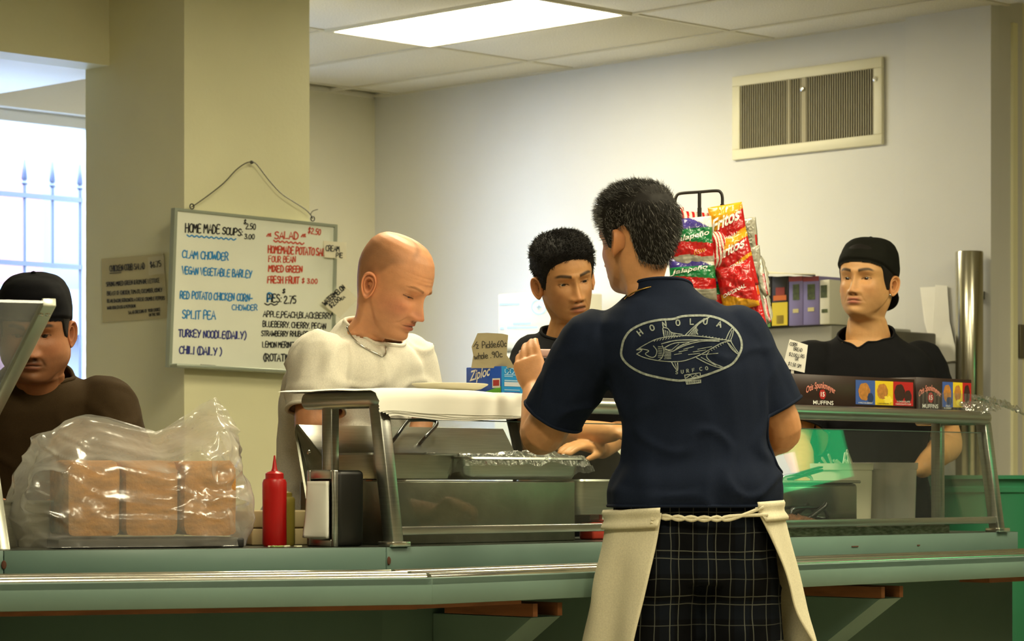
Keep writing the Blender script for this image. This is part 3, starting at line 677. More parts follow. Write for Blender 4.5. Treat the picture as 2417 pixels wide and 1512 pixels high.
def limb(mb, pts, rs, n=16, k=5):
    path = catmull(pts, k); m = len(pts)-1
    t = np.linspace(0, m, len(path)); r = list(np.interp(t, np.arange(len(rs)), rs))
    d0 = (path[0]-path[1]).normalized(); d1 = (path[-1]-path[-2]).normalized()
    a = [path[0]+d0*r[0]*q for q in (.95, .75, .4)]; ra = [r[0]*q for q in (.3, .66, .92)]
    b = [path[-1]+d1*r[-1]*q for q in (.4, .75, .95)]; rb = [r[-1]*q for q in (.92, .66, .3)]
    mb.tube(a+path+b, ra+r+rb, n=n)
def loft(mb, secs, n=40, ex=2.3):
    """secs: (centre, right, fwd, half width, half depth)"""
    vs = []
    for c, r, f, w, d in secs:
        for k in range(n):
            v = 2*math.pi*k/n; cs, sn = math.cos(v), math.sin(v)
            vs.append(c+r*(w*math.copysign(abs(cs)**(2/ex), cs))+f*(d*math.copysign(abs(sn)**(2/ex), sn)))
    m = len(secs); fs = [(i*n+k, i*n+(k+1) % n, (i+1)*n+(k+1) % n, (i+1)*n+k) for i in range(m-1) for k in range(n)]
    fs += [tuple(range(n-1, -1, -1)), tuple((m-1)*n+k for k in range(n))]
    # orientation check
    r, f = secs[0][1], secs[0][2]; up = secs[-1][0]-secs[0][0]
    if r.cross(f).dot(up) < 0: fs = [q[::-1] for q in fs]
    mb.add(vs, fs)

TORSO = [(-.22, .160, .112), (-.10, .170, .120), (.05, .170, .120), (.24, .156, .113), (.42, .158, .114), (.65, .178, .124), (.78, .186, .118), (.86, .174, .104), (.925, .138, .086), (.985, .085, .070), (1.04, .066, .062), (1.08, .059, .060), (1.16, .054, .054)]
def torso_secs(pelvis, neck, yaw, k=1.0, grow=0.0, rng=(-1, 2), w_mul=None, bend=0.0, lat=0.0):
    R = rotz(math.radians(yaw)); right = R@Vector((1, 0, 0)); fwd = R@Vector((0, -1, 0)); out = []
    for t, w, d in TORSO:
        if not rng[0] <= t <= rng[1]: continue
        c = pelvis.lerp(neck, t) if t <= 1 else neck+(neck-pelvis)*(t-1)
        c = c - fwd*(bend*math.sin(math.pi*max(0, min(1, t))))
        if lat: c = c+Vector((lat*4*max(0, t)*max(0, 1.08-t), 0, 0))
        wm = w_mul(t) if w_mul else 1.0
        gr = grow*(1-.65*float(sstep(.90, 1.02, np.array(t)))) if grow > 0 else grow; out.append((c, right, fwd, w*k*wm+gr, d*k*wm+gr))
    return out

HAND_F = [(-.030, .074, .0088), (-.010, .083, .0092), (.011, .078, .0090), (.029, .060, .0078)]   # across, length, radius: index..little
def hand(mb, wrist, dirv, palmn, side, curl=(.3, .3, .3, .3), thumb=.6, k=1.0, spread=(0, 0, 0, 0)):
    """dirv: wrist->knuckles, palmn: out of the palm, side: +1/-1 puts the thumb"""
    d = Vector(dirv).normalized(); n = Vector(palmn); n = (n-d*n.dot(d)).normalized(); x = d.cross(n)*side
    W = Vector(wrist)
    secs = [(W-d*.01*k, .026, .021), (W+d*.015*k, .030, .019), (W+d*.045*k, .038, .0165), (W+d*.078*k, .041, .0145), (W+d*.092*k, .038, .012)]
    loft(mb, [(c, x, n, w*k, h*k) for c, w, h in secs], n=24, ex=2.4)
    for i, (o, L, r) in enumerate(HAND_F):
        b = W+d*(.080-.10*abs(o-.0)**1.0*.25)*k+x*o*k*-1*-1; c = curl[i]; sp = spread[i]
        d1 = (d+x*(o*1.2+sp)).normalized(); pts = [b]; ang = 0; p = b
        for j, fr in enumerate((.45, .30, .25)):
            ang += c*(.8, 1.0, .8)[j]; dd = (d1*math.cos(ang)+n*math.sin(ang)).normalized(); p = p+dd*L*fr*k; pts.append(p)
        limb(mb, pts, [r*k*1.08, r*k, r*k*.95, r*k*.82], n=12, k=4)
    b = W+d*.022*k-x*.026*k; t1 = (d*.6-x*.75*thumb+n*.35).normalized(); t2 = (d*.85-x*.35*thumb+n*.35).normalized()
    limb(mb, [b, b+t1*.034*k, b+t1*.034*k+t2*.030*k, b+t1*.034*k+t2*.055*k], [.0135*k, .0115*k, .0102*k, .0085*k], n=12, k=4)

def boundary_loops(bm):
    es = [e for e in bm.edges if e.is_boundary]; nb = {}
    for e in es:
        for a_, b_ in ((e.verts[0], e.verts[1]), (e.verts[1], e.verts[0])): nb.setdefault(a_, []).append(b_)
    seen, loops = set(), []
    for v in nb:
        if v in seen: continue
        lp = [v]; seen.add(v); cur = v
        while True:
            nx = [w for w in nb[cur] if w not in seen]
            if not nx: break
            cur = nx[0]; seen.add(cur); lp.append(cur)
        if len(lp) > 12: loops.append([x.co.copy() for x in lp])
    return loops

def garment(mb, voxel, cuts, name, mat, parent, wrinkle=None, smooth_it=6, rib=.0035, vcut=None, rib_mask=None):
    """blended cloth shape with clean openings: cuts = [(point, outward normal, radius)]"""
    co, nr, fs = remeshed(mb, voxel, smooth_it)
    if wrinkle is not None: co = co+nr*np.array([wrinkle(Vector(p), Vector(q)) for p, q in zip(co, nr)])[:, None]
    me = bpy.data.meshes.new(name); me.from_pydata(co.tolist(), [], fs); me.update()
    bm = bmesh.new(); bm.from_mesh(me)
    for c, n, r, *ax in cuts:
        c, n = Vector(c), Vector(n).normalized(); ar = ax[0] if ax else 9.0
        fcs = [f for f in bm.faces if (f.calc_center_median()-c).length < r and ((f.calc_center_median()-c)-n*(f.calc_center_median()-c).dot(n)).length < ar]
        geom = list({*fcs, *[e for f in fcs for e in f.edges], *[v for f in fcs for v in f.verts]})
        bmesh.ops.bisect_plane(bm, geom=geom, plane_co=c, plane_no=n, clear_outer=True)
    if vcut:
        vp, n1, n2, r = vcut
        for n in (n1, n2):
            fcs = [f for f in bm.faces if (f.calc_center_median()-vp).length < r]
            bmesh.ops.bisect_plane(bm, geom=list({*fcs, *[e for f in fcs for e in f.edges], *[v for f in fcs for v in f.verts]}), plane_co=vp, plane_no=n)
        bmesh.ops.delete(bm, geom=[f for f in bm.faces if (f.calc_center_median()-vp).length < r and (f.calc_center_median()-vp).dot(n1) > 0 and (f.calc_center_median()-vp).dot(n2) > 0], context='FACES')
    loops = boundary_loops(bm); bm.verts.ensure_lookup_table()
    o = MB(); bm.verts.index_update()
    o.add([v.co.copy() for v in bm.verts], [tuple(v.index for v in f.verts) for f in bm.faces]); bm.free(); bpy.data.meshes.remove(me)
    surf = (list(o.v), list(o.f))
    if rib:
        for lp in loops:
            L = [sum((lp[(i+q) % len(lp)] for q in range(-3, 4)), Vector())/7 for i in range(len(lp))][::2]
            if len(L) > 8 and (rib_mask is None or rib_mask(L)): o.tube(L, rib, n=6, closed=True)
    ob = o.build(name, mat, parent, smooth='all')
    return ob, surf, loops

def cloth_wrinkle(amp=.004, f=(9, 9, 4), seed=0.0, fine=.0012):
    def w(p, n):
        q = Vector((p.x*f[0]+seed, p.y*f[1]-seed, p.z*f[2]+seed*.5)); v = mnoise.noise(q); v2 = mnoise.noise(q*2.3+Vector((3, 7, 1)))
        v3 = mnoise.noise(Vector((p.x*5+p.z*7+seed, p.y*5, p.z*5-p.x*6))); return amp*(1-2*abs(v))*.9-amp*.4+fine*2*v2+amp*.9*max(0, 1-6*abs(v3))
    return w

def finish_body(mb, voxel, head, fn, skin, parent, smooth_it=3, name='body'):
    co, nr, fs = remeshed(mb, voxel, smooth_it)
    V, hf, hm, hc, base = head; HV = fn(V)
    o = MB(); o.v = [Vector(v) for v in np.vstack([co, HV]).tolist()]; k = len(co)
    o.f = fs+[tuple(i+k for i in f) for f in hf]; o.m = [0]*len(fs)+hm
    sc = np.tile(np.r_[np.array(lin(skin)[:3]), 1], (k, 1)); o.c = np.vstack([sc, hc])
    return o.build(name, [SKIN, EYE], parent, smooth='all')
SKIN = pm('skin', 'c08a60', rough=.48, attr='Col', noise=(60, .10), bump=(220, .06), sub=.12, spec=.4)
EYE = pm('eyeball', 'ffffff', rough=.12, attr='Col', spec=.6)
HAIR = pm('hair_strands', '15110e', rough=.7, attr='Col', spec=.25)
def legs(mb, pelvis, yaw, k=1.0, r=(.088, .062, .042), stance=.10, foot=True):
    R = rotz(math.radians(yaw)); right = R@Vector((1, 0, 0)); fwd = R@Vector((0, -1, 0))
    for s in (-1, 1):
        h = pelvis+right*s*.088*k; h = Vector((h.x, h.y, .88*k)); kn = h+right*s*(stance-.088)*.6; kn.z = .50*k; an = h+right*s*(stance-.088); an.z = .10
        limb(mb, [h, kn, an], [r[0]*k, r[1]*k, r[2]*k])
        if foot: limb(mb, [an+Vector((0, 0, -.05))-fwd*.03, an+Vector((0, 0, -.062))+fwd*.06, an+Vector((0, 0, -.068))+fwd*.15], [.045, .04, .03])
    return right, fwd
# ================================================================ sneeze guards
glass_s = film_mat('guard_glass', 'fbfdfb', .015, .008, 3, 0, gloss=.035)
RB = basis(DR, BR, UP)
gd = thing('sneeze_guard', 'steel framed sneeze guard with slanted glass on the right run of the counter', 'sneeze guard', CR(1.3, .1, TOPZ))
S0, S1, GT, TZ = .035, 2.615, .30, 1.243
def bar(p, q, w, d, R=RB):
    """square bar between two points"""
    mb = MB(); p, q = Vector(p), Vector(q); x, y = R.col[0]*w/2, R.col[1]*d/2
    mb.add([p-x-y, p+x-y, p+x+y, p-x+y, q-x-y, q+x-y, q+x+y, q-x+y], [(3, 2, 1, 0), (4, 5, 6, 7), (0, 1, 5, 4), (1, 2, 6, 5), (2, 3, 7, 6), (3, 0, 4, 7)]); return mb
pts = [CR(S0, GT, TZ)]+[CR(S0+.03-.03*math.cos(a), .075-.03*math.sin(a), TZ) for a in np.linspace(0, math.pi/2, 6)]+[CR(S1-.03+.03*math.sin(a), .075-.03*math.cos(a), TZ) for a in np.linspace(0, math.pi/2, 6)]+[CR(S1, GT, TZ)]
mb = MB(); mb.tube(pts, .0205, n=16); mb.build('top_tube', steel, gd, smooth=True)
mb = MB(); mb.box(CR(S0, .06, TZ+.008), DR*(S1-S0), BR*(GT-.06), UP*.006); mb.build('shelf', glass_s, gd)
for s_ in (S0+.004, S1-.004):
    bar(CR(s_, .012, TOPZ), CR(s_, .062, TZ-.012), .034, .036).build('front_post', steel, gd, bevel=.003)
    bar(CR(s_, .225, TOPZ), CR(s_, .225, TZ-.012), .026, .034).build('rear_post', steel, gd, bevel=.003)
    m = MB(); m.box(CR(s_-.03, -.006+.012-.02, TOPZ), DR*.06, BR*.05, UP*.012); m.build('foot', steel_b, gd, bevel=.002)
g0, g1 = S0+.03, S1-.03
mb = MB(); p = CR(g0, .016, .944); e = CR(g0, .052, 1.197)-p; mb.box(p, DR*(g1-g0), e, BR*.005); mb.build('glass_pane', glass_s, gd)
mb = MB(); mb.box(p+e, DR*(g1-g0), UP*.0025, BR*.005); mb.build('glass_edge', pm('glass_edge', '4a5a52', rough=.2), gd)
mb = MB(); p = CR(g0-.015, .006, .926); mb.box(p, DR*(g1-g0+.03), BR*.022, UP*.020); mb.build('bottom_rail', steel, gd, bevel=.002)
mb = MB(); p = CR(S1-.026, .02, .94); mb.box(p, DR*.004, BR*.2, UP*.26); mb.build('end_glass', glass_s, gd)
# the other guard at the left end of the counter: tall post, pane tipped towards the customers
g2 = thing('sneeze_guard', 'clear tilted sneeze guard pane with pale metal edge in front of the man in brown', 'sneeze guard', CLf(1.1, .1, TOPZ))
RL = basis(DL, BL, UP); sA = sl_at(24)
Ptop = on_plane(128, 716, CLf(sA-.005, 0), DL); Pbot = on_plane(2, 962, CLf(sA-.005, 0), DL)
tt = lambda p: (p-KC).dot(BL)
d_ = (Ptop-Pbot)
mb = MB(); q = Pbot-d_*.25; ex = DL*.9; nn = DL.cross(d_).normalized(); mb.box(q, ex, d_*1.25, nn*.006); mb.build('glass_pane', film_mat('guard_pane_scuffed', 'eceeee', .10, .05, 3, 0, gloss=.05), g2)
mb = MB(); mb.box(q-nn*.006-DL*.004, DL*.028, d_*1.25, nn*.018); mb.build('edge_strip', pm('pale_aluminium', 'c9cbbd', rough=.35, metal=.6), g2, bevel=.002)
for f in (.93, ): 
    for o_ in (.006, .02):
        m = MB(); m.lathe([(0, .004), (.005, .003), (.006, 0)], Pbot+d_*f+DL*o_-nn*.006, n=12, ax=-nn); m.build('screw', steel_b, g2, smooth=True)
bar(CLf(sA, tt(Pbot)*.4+.02, TOPZ), Pbot+DL*.012-d_*.2, .026, .03, RL).build('front_post', pm('pale_aluminium', 'c9cbbd'), g2, bevel=.003)
bar(CLf(sA+.85, .06, TOPZ), Pbot+DL*.86, .026, .03, RL).build('front_post', pm('pale_aluminium', 'c9cbbd'), g2, bevel=.003)
# ================================================================ things on and behind the counter
black_p = pm('black_plastic', '14130f', rough=.4); white_p = pm('white_plastic', 'e9e6dc', rough=.4); paper_m = pm('white_paper', 'f3f0e6', rough=.8, noise=(9, .03))
card = pm('kraft_card', 'a89c7c', rough=.85, noise=(14, .12)); cream_c = pm('cream_card', 'e9e2c8', rough=.8, noise=(10, .05))
RA = basis(A, B, UP)
# --- ketchup and mustard squeeze bottles
def squeeze(px, yb, d, r, h, col, label, tip=True):
    c = P(px, yb, d); c.z = TOPZ; t = thing('squeeze_bottle', label, 'bottle', c)
    m_ = pm('squeeze_'+col, col, rough=.35, spec=.5)
    mb = MB(); mb.lathe([(r*.9, 0), (r, .006), (r*.985, h*.3), (r, h*.62), (r*1.0, h*.70), (r*.9, h*.735), (r*.74, h*.745)], c, n=32); mb.build('body', m_, t, smooth=True)
    mb = MB(); mb.lathe([(r*.75, h*.742), (r*.75, h*.80), (r*.6, h*.815), (r*.28, h*.83), (r*.20, h*.86), (r*.06, h), (0, h)], c, n=24); mb.build('cap', m_, t, smooth=True)
squeeze(648, 1284, 6.47, .0285, .212, 'b01010', 'red ketchup squeeze bottle with pointed nozzle on the counter')
squeeze(671, 1281, 6.55, .0255, .155, '9a8a3a', 'mustard squeeze bottle half hidden behind the red one')
# --- napkin dispenser
nc = P(789, 1288, 6.405); nc.z = TOPZ
nd = thing('napkin_dispenser', 'black and chrome napkin dispenser with white napkins in front', 'napkin dispenser', nc)
w_, l_, h_ = .098, .096, .178     # across the napkin face, along the side, height
ex, ey = A*l_, B*w_              # side runs along A, napkin face along B
mb = MB(); mb.box(nc+A*.012, A*(l_-.012), ey, UP*h_); mb.build('housing', black_p, nd, bevel=.012, bseg=3)
fr = MB(); fw = .012
fr.box(nc, A*.014, B*fw, UP*h_); fr.box(nc+B*(w_-fw), A*.014, B*fw, UP*h_); fr.box(nc+B*fw+UP*(h_-.022), A*.014, B*(w_-2*fw), UP*.022); fr.box(nc+B*fw, A*.014, B*(w_-2*fw), UP*.018)
fr.build('face_frame', steel, nd, bevel=.003)
def napf(u, v):
    lift = .016*(1-v)**3*u**2
    return nc+B*(fw+.002+(w_-2*fw-.004)*u)+UP*(.020+(h_-.046)*v+.03*max(0, .25-v)*(u > .7)*0)-A*(.003+.007*math.sin(math.pi*u)**.5*math.sin(math.pi*min(1, v*1.1))**.5+lift)
mb = MB(); mb.grid(napf, 14, 18); mb.build('napkins', paper_m, nd, smooth='all', solid=.008)
# --- crumbs
for k in range(9):
    px = random.uniform(634, 705); c = P(px, 1285, 6.36+.0004*(px-634)+random.uniform(0, .03)); c.z = TOPZ
    mb = MB(); r_ = random.uniform(.004, .010); mb.cbox(c+UP*.002, r_*2, r_*1.2, .004, rotz(random.uniform(0, 3))); mb.build('crumb', pm('onion', 'd9d8b8', rough=.6) if k % 3 else pm('lettuce', '94ad62', rough=.6), label='small %s scrap on the counter by the ketchup bottle' % ('pale onion' if k % 3 else 'green lettuce'), cat='food scrap', group='vegetable scraps' if k % 3 else 'lettuce scraps', bevel=.001, bseg=1)
# --- stacked cutting boards behind the bottles
for k in range(2):
    c = CLf(.055, .235, TOPZ+.042*k); mb = MB(); mb.box(c, DL*.2, BL*.2, UP*.040); mb.build('cutting_board', pm('board_beige', 'cdb98a', rough=.6, noise=(5, .15)), bevel=.004, label='beige cutting board behind the bottles, %s of two' % ('lower', 'upper')[k], cat='cutting board')
# --- loaves in a plastic bag
BC = CLf(sl_at(352), 0.10); dl = -DL
def LB(x, y, z): return BC+dl*x+BL*y+UP*(TOPZ+z)          # x to the right along the left run, y back
crust = pm('bread_crust', 'c88a40', rough=.75, noise=(26, .35, (1, 1, 2.5)), bump=(120, .4)); crumb = pm('bread_crumb', 'e6d09a', rough=.85, noise=(60, .08))
mb = MB(); mb.box(LB(-.19, -.03, 0), dl*.43, BL*.26, UP*.022); mb.build('tray', pm('black_tray', '1c1a18', rough=.5), bevel=.004, label='black tray under the bagged bread loaves', cat='tray')
for k, (xl, w) in enumerate([(-.172, .128), (-.040, .130), (.096, .133)]):
    t = thing('bread_loaf', ['brown square bread loaf, nearest the steel tins, in the clear bag', 'brown square bread loaf between two others in the clear bag', 'brown square bread loaf beside the ketchup bottle, in the clear bag'][k], 'bread', LB(xl+w/2, .1, .022), 'loaves in the bag')
    n_ = 30
    def lf(u, v, xl=xl, w=w, k=k):
        a_ = 2*math.pi*u; cs, sn = math.cos(a_), math.sin(a_); e = .22 if sn > 0 else .14
        zz_ = .085*math.copysign(abs(sn)**e, sn)+.09; yy = -.02+.2*v
        ins = 1-.10*(abs(2*v-1)**8); wob = .003*mnoise.noise(Vector((a_*2, v*4, k*3)))
        return LB(xl+w/2+(w/2*ins+wob)*math.copysign(abs(cs)**.18, cs), yy, .024+(zz_+wob)*ins)
    mb = MB(); mb.grid(lf, 48, 14, wrap=True); mb.f += [tuple(range(47, -1, -1)), tuple(13*48+i for i in range(48))]; mb.m += [0, 0]; mb.build('crust', crust, t, smooth=True, merge_angle=60)
bagm = film_mat('bag_film', 'faf8f2', .20, .26, 16, .4, gloss=.09)
outline = [(-1, .235), (-.93, .255), (-.85, .265), (-.72, .268), (-.62, .288), (-.45, .300), (-.25, .298), (-.08, .285), (.05, .268), (.15, .262), (.30, .272), (.42, .288), (.55, .310), (.68, .335), (.76, .345), (.83, .325), (.90, .285), (.96, .24), (1, .22)]
def bagf(u, v):
    # u around (0..1), v up; cross-section at x follows the traced crown line
    a_ = 2*math.pi*u; cs, sn = math.cos(a_), math.sin(a_)
    xh = .262-.012*v; x = xh*math.copysign(abs(cs)**.35, cs)
    y = .085+.138*math.copysign(abs(sn)**.5, sn)
    top = float(table(outline, np.array(x/.262)))
    base = 1-(1-v)
    z = top*v
    pinch = sstep(.60, 1.0, np.array(v)); y = y*(1-float(pinch)*.82)+.085*float(pinch)*.82
    bul = .012*math.sin(math.pi*min(1, v*1.2))
    x += bul*cs
    n1 = mnoise.noise(Vector((x*8, y*7+3, z*7))); n2 = mnoise.noise(Vector((x*24+5, y*24, z*20))); n3 = abs(mnoise.noise(Vector((x*9-z*11, y*8, z*10+x*6))))
    amp = .25+.75*min(1, v*2.2)
    n4 = 1-abs(mnoise.noise(Vector((x*9+z*16+2, y*6, z*7-x*5)))); k_ = amp*(.016*n1+.0022*n2-.026*n3+.016*max(0, n4-.80)*5*.35)
    return LB(x+k_*cs*1.4, y+k_*sn*1.2*(1-.4*float(pinch))-.004*n2, max(.003, z+amp*(.006*n2+.006*n1)*(v > .05)))
mb = MB(); mb.grid(bagf, 230, 110, wrap=True)
mb.build('plastic_bag', bagm, label='crumpled clear plastic bag pulled over three bread loaves', cat='plastic bag', smooth='all')
# --- steel tins at the left end
def can(name, label, cat, c, prof, m_, sx=1.0):
    mb = MB(); mb.lathe(prof, c, n=36); return mb.build(name, m_, label=label, cat=cat, smooth=True)
c = P(82, 1288, 6.42); c.z = TOPZ
can('steel_tin', 'round stainless tin with ridged lid beside the bagged bread', 'tin', c, [(.026, 0), (.027, .075), (.030, .078), (.030, .084), (.028, .086), (.030, .089), (.030, .095), (.027, .098), (0, .099)], steel)
c = P(36, 1288, 6.36); c.z = TOPZ
can('plastic_cup', 'short pale plastic cup beside the round steel tin', 'cup', c, [(.013, 0), (.019, .085), (.017, .085), (.012, .004), (0, .004)], pm('pale_cup', 'c9c3b4', rough=.3, alpha=.8))
pan = MB(); p0 = CLf(sl_at(-10), .20, TOPZ); ex_, ey_ = -DL*.16, BL*.17
for o_, a_, b_ in ((0, ex_, ey_*.02), (1, ex_, ey_*.02), (2, ex_*.02, ey_), (3, ex_*.02, ey_)):
    q = p0+(ey_*.98 if o_ == 1 else Vector())+(ex_*.98 if o_ == 3 else Vector()); pan.box(q, a_, b_, UP*.108)
pan.box(p0, ex_, ey_, UP*.004); pan.box(p0-ex_*.05-ey_*.05+UP*.104, ex_*1.1, ey_*.07, UP*.004); pan.box(p0-ex_*.05+ey_*.98+UP*.104, ex_*1.1, ey_*.07, UP*.004)
pan.build('steel_pan', steel, label='rectangular steel insert pan behind the round tin', cat='pan')

# --- right run, left half: food warmer, pans, lid
d1 = .12
s0_, s1_ = s_at(912, d1), s_at(1358, d1); WZ = 1.052
wm = thing('food_warmer', 'boxy stainless food warmer behind the sneeze guard glass', 'food warmer', CR((s0_+s1_)/2, .25, TOPZ))
mb = MB(); mb.box(CR(s0_, d1, TOPZ), DR*(s1_-s0_), BR*.30, UP*(WZ-TOPZ)); mb.build('body', steel_d, wm, bevel=.004)
# hinged lid standing open, gusset and handle
lt, lb = .43, .345
q = [CR(s_at(704, lt), lt, 0), CR(s_at(1188, lt), lt, 0), CR(s_at(1228, lb), lb, 0), CR(s_at(772, lb), lb, 0)]
zt = on_plane(950, 1006, CR(.3, lt), BR).z; zb = on_plane(1000, 1090, CR(.3, lb), BR).z
q[0].z = q[1].z = zt; q[2].z = q[3].z = zb
ld = thing('warmer_lid', 'brushed steel hinged lid standing open with a bent bar handle', 'lid', (q[2]+q[3])/2)
nl_ = (q[1]-q[0]).cross(q[3]-q[0]).normalized(); nl_ = nl_ if nl_.y < 0 else -nl_
mb = MB(); mb.prism(q, -nl_*.006); mb.build('plate', steel, ld, bevel=.0015)
mb = MB(); gz = on_plane(745, 1205, CR(.0, lb), BR); mb.prism([q[0], q[0]+UP*-.02-DR*.004, CR(s_at(742, .34), .34, TOPZ+.02), CR(s_at(775, lb), lb, TOPZ+.02), q[3]], -DR*.004+BR*.004); mb.build('gusset', steel_d, ld)
def lidp(px, py, lift=0.0): return on_plane(px, py, q[0], nl_)+nl_*lift
hp = [lidp(922, 1046), lidp(926, 1042, .022), lidp(948, 1012, .026), lidp(962, 1008, .027), lidp(1004, 1008, .027), lidp(1018, 1012, .026), lidp(1014, 1024, .026), lidp(994, 1044, .022), lidp(990, 1047)]
mb = MB(); mb.tube(catmull(hp, 4), .0048, n=10); mb.build('handle', pm('dark_steel', '5d5e60', rough=.25, metal=1), ld, smooth=True)
m = MB(); m.lathe([(0, .004), (.005, .003), (.006, 0)], CR(s_at(727, .37), .36, on_plane(727, 1067, CR(0, .37), BR).z)-DR*.006, n=10, ax=-DR); m.build('screw', steel_b, ld, smooth=True)
def steam_pan(px0, px1, t, dep, z0, z1, label, film=False):
    a0, a1 = s_at(px0, t), s_at(px1, t); c = CR((a0+a1)/2, t+dep/2, z0); o = thing('steam_pan', label, 'pan', c)
    hx, hy = (a1-a0)/2, dep/2
    def rr(hx, hy, r, z, n=6):
        out = []
        for k, (sx, sy) in enumerate(((1, 1), (-1, 1), (-1, -1), (1, -1))):
            for j in range(n):
                an = math.pi/2*(k+j/(n-1)); out.append(Vector((sx*(hx-r)+r*math.cos(an), sy*(hy-r)+r*math.sin(an), z)))
        return out
    H = z1-z0; rings = [rr(hx*.84, hy*.84, .02, .004), rr(hx*.90, hy*.9, .03, .006), rr(hx*.93, hy*.93, .03, H*.3), rr(hx*.97, hy*.97, .03, H-.003), rr(hx+.006, hy+.006, .034, H-.001), rr(hx+.008, hy+.008, .035, H-.006)]
    inner = [rr(hx*.96, hy*.96, .03, H-.003), rr(hx*.9, hy*.9, .03, .009)]
    N = len(rings[0]); mb = MB(); allr = [rings[5], rings[4], rings[3]]+[rings[2], rings[1], rings[0]]
    vs = [c+DR*v.x+BR*v.y+UP*v.z for r_ in allr for v in r_]; fs = [(i*N+k, i*N+(k+1) % N, (i+1)*N+(k+1) % N, (i+1)*N+k) for i in range(len(allr)-1) for k in range(N)]; fs.append(tuple((len(allr)-1)*N+k for k in range(N)))
    mb.add(vs, fs); mb.build('body', steel, o, smooth=True, merge_angle=55)
    mb = MB(); vs = [c+DR*v.x+BR*v.y+UP*v.z for r_ in inner for v in r_]; fs = [(k, (k+1) % N, N+(k+1) % N, N+k) for k in range(N)]+[tuple(N+k for k in range(N))]; mb.add(vs, fs); mb.build('inside', steel_d, o, smooth=True)
    return o, c, hx, hy
steam_pan(900, 1090, .13, .20, WZ, on_plane(950, 1067, CR(.3, .13), BR).z, 'deep stainless steam pan under the open lid')
sp, spc, sphx, sphy = steam_pan(1094, 1384, .10, .26, WZ, on_plane(1240, 1078, CR(.5, .1), BR).z, 'shallow steel pan covered with crinkled cling film')
cling = film_mat('cling_film', 'f7f9f7', .06, .07, 60, 1.0, gloss=.14)
def clf(u, v):
    x = (u*2-1)*(sphx+.02); y = (v*2-1)*(sphy+.012); edge = max(abs(x)-sphx, abs(y)-sphy, 0); zt_ = on_plane(1240, 1078, CR(.5, .1), BR).z
    n1 = mnoise.noise(Vector((x*22, y*22, 2))); n2 = abs(mnoise.noise(Vector((x*55, y*55, 5))))
    hump = .020*math.exp(-((x-.09)/.035)**2-((y+.09)/.06)**2)+.012*math.exp(-((x+.02)/.03)**2-((y+.1)/.05)**2)
    return spc+DR*(x+.006*n1)+BR*(y+.004*n1)+UP*(zt_-spc.z+.003+.006*n1+.008*n2+hump-min(.05, edge*2.2)*(1+.5*n1))
mb = MB(); mb.grid(clf, 60, 40); mb.build('cling_film', cling, sp, smooth='all')
# low steel pan past the warmer and a red and white packet behind glass
steam_pan(1365, 1470, .14, .22, .96, 1.058, 'steel pan beside the food warmer, behind the customer')
pk = CR(s_at(1400, .16), .16, TOPZ); mb = MB(); mb.box(pk, DR*.07, BR*.05, UP*.045, 0); mb.box(pk+DR*.03+UP*.046, DR*.05, BR*.04, UP*.05, 1); mb.build('food_packet', [pm('packet_red', 'b83c2c', rough=.5), white_p], label='small red and white food packet under the guard glass', cat='packet', bevel=.006)
# --- sheets of paper on the guard shelf, platter, box
SZ = TZ+.0195
for k in range(4):
    sA0, sA1 = S0-.035+.012*k, s_at(1240-6*k, .05)
    def shf(u, v, k=k):
        s_ = sA0+(sA1-sA0)*u; o_ = max(0, v-.62)/.38; t_ = .37-.315*min(v/.62, 1)
        phi = min(o_*2.2, 1)*math.pi/2; dn = max(0, o_-.45)/.55*(.020+.010*math.sin(u*3.0)+.003*k)
        rr = .026+.0015*(4-k); t_ -= rr*math.sin(phi)+.010*dn/.04*(.3+.7*u)
        z = SZ+.0016*(4-k)-(rr-.001)*(1-math.cos(phi))-dn+.0025*math.sin(4*u+k)+.003*mnoise.noise(Vector((u*5, v*4, k)))
        sag = max(0, .075-u)/.075; z -= .006*sag**2*(.5+.6*v)
        sr = .005*(abs((v*26) % 1-.5)*2-.5) if u < .001 or u > .999 else 0
        return CR(s_+sr, t_, z)
    mb = MB(); mb.grid(shf, 50, 40); mb.build('paper_sheet', paper_m, label='white paper sheet on the sneeze guard shelf, %s of the stack' % ('topmost', 'second', 'third', 'lowest')[k], cat='paper', smooth='all', group='paper sheets on the guard')
pc = CR(s_at(1062, .17), .17, SZ+.012)
mb = MB(); mb.lathe([(.06, 0), (.085, .004), (.104, .014), (.105, .0165), (.103, .017), (.084, .008), (0, .006)], pc, n=48, sx=1.0, sy=.8, xd=DR); mb.build('platter', cream_c, label='cream oval platter lying on the paper sheets', cat='platter', smooth=True)
zb_ = P(1183, 932, 6.97); zb_.z = SZ+.002; zh = .0765
zx = thing('bag_box', 'blue zip bag carton with green swoosh standing on the guard shelf', 'carton', zb_)
zL, zW = .127, .17
mb = MB(); mb.box(zb_, B*zL, A*zW, UP*zh); mb.build('carton', pm('carton_blue', '2050b8', rough=.4, noise=(4, .15)), zx, bevel=.0015, bseg=1)
zf1 = lambda x, y: zb_-A*.0008+B*(zL/2-x)+UP*(zh/2+y)         # face with the logo (x to the right seen from outside)
zf2 = lambda x, y: zb_-B*.0008+A*(zW/2+x)+UP*(zh/2+y)
mb = MB(); mb.add([zf1(*p) for p in ((-.0634, -.0382), (.0634, -.0382), (.0634, -.012), (.02, -.022), (-.03, -.033), (-.0634, -.026))], [(0, 1, 2, 3, 4, 5)]); mb.build('green_swoosh', pm('print_green', '62b820', rough=.4), zx)
mb = MB(); mb.add([zf2(*p) for p in ((-.0845, -.038), (.085, -.038), (.085, .038), (-.0845, .038))], [(0, 1, 2, 3)]); mb.build('side_print', pm('print_cyan', '1f86c8', rough=.4), zx)
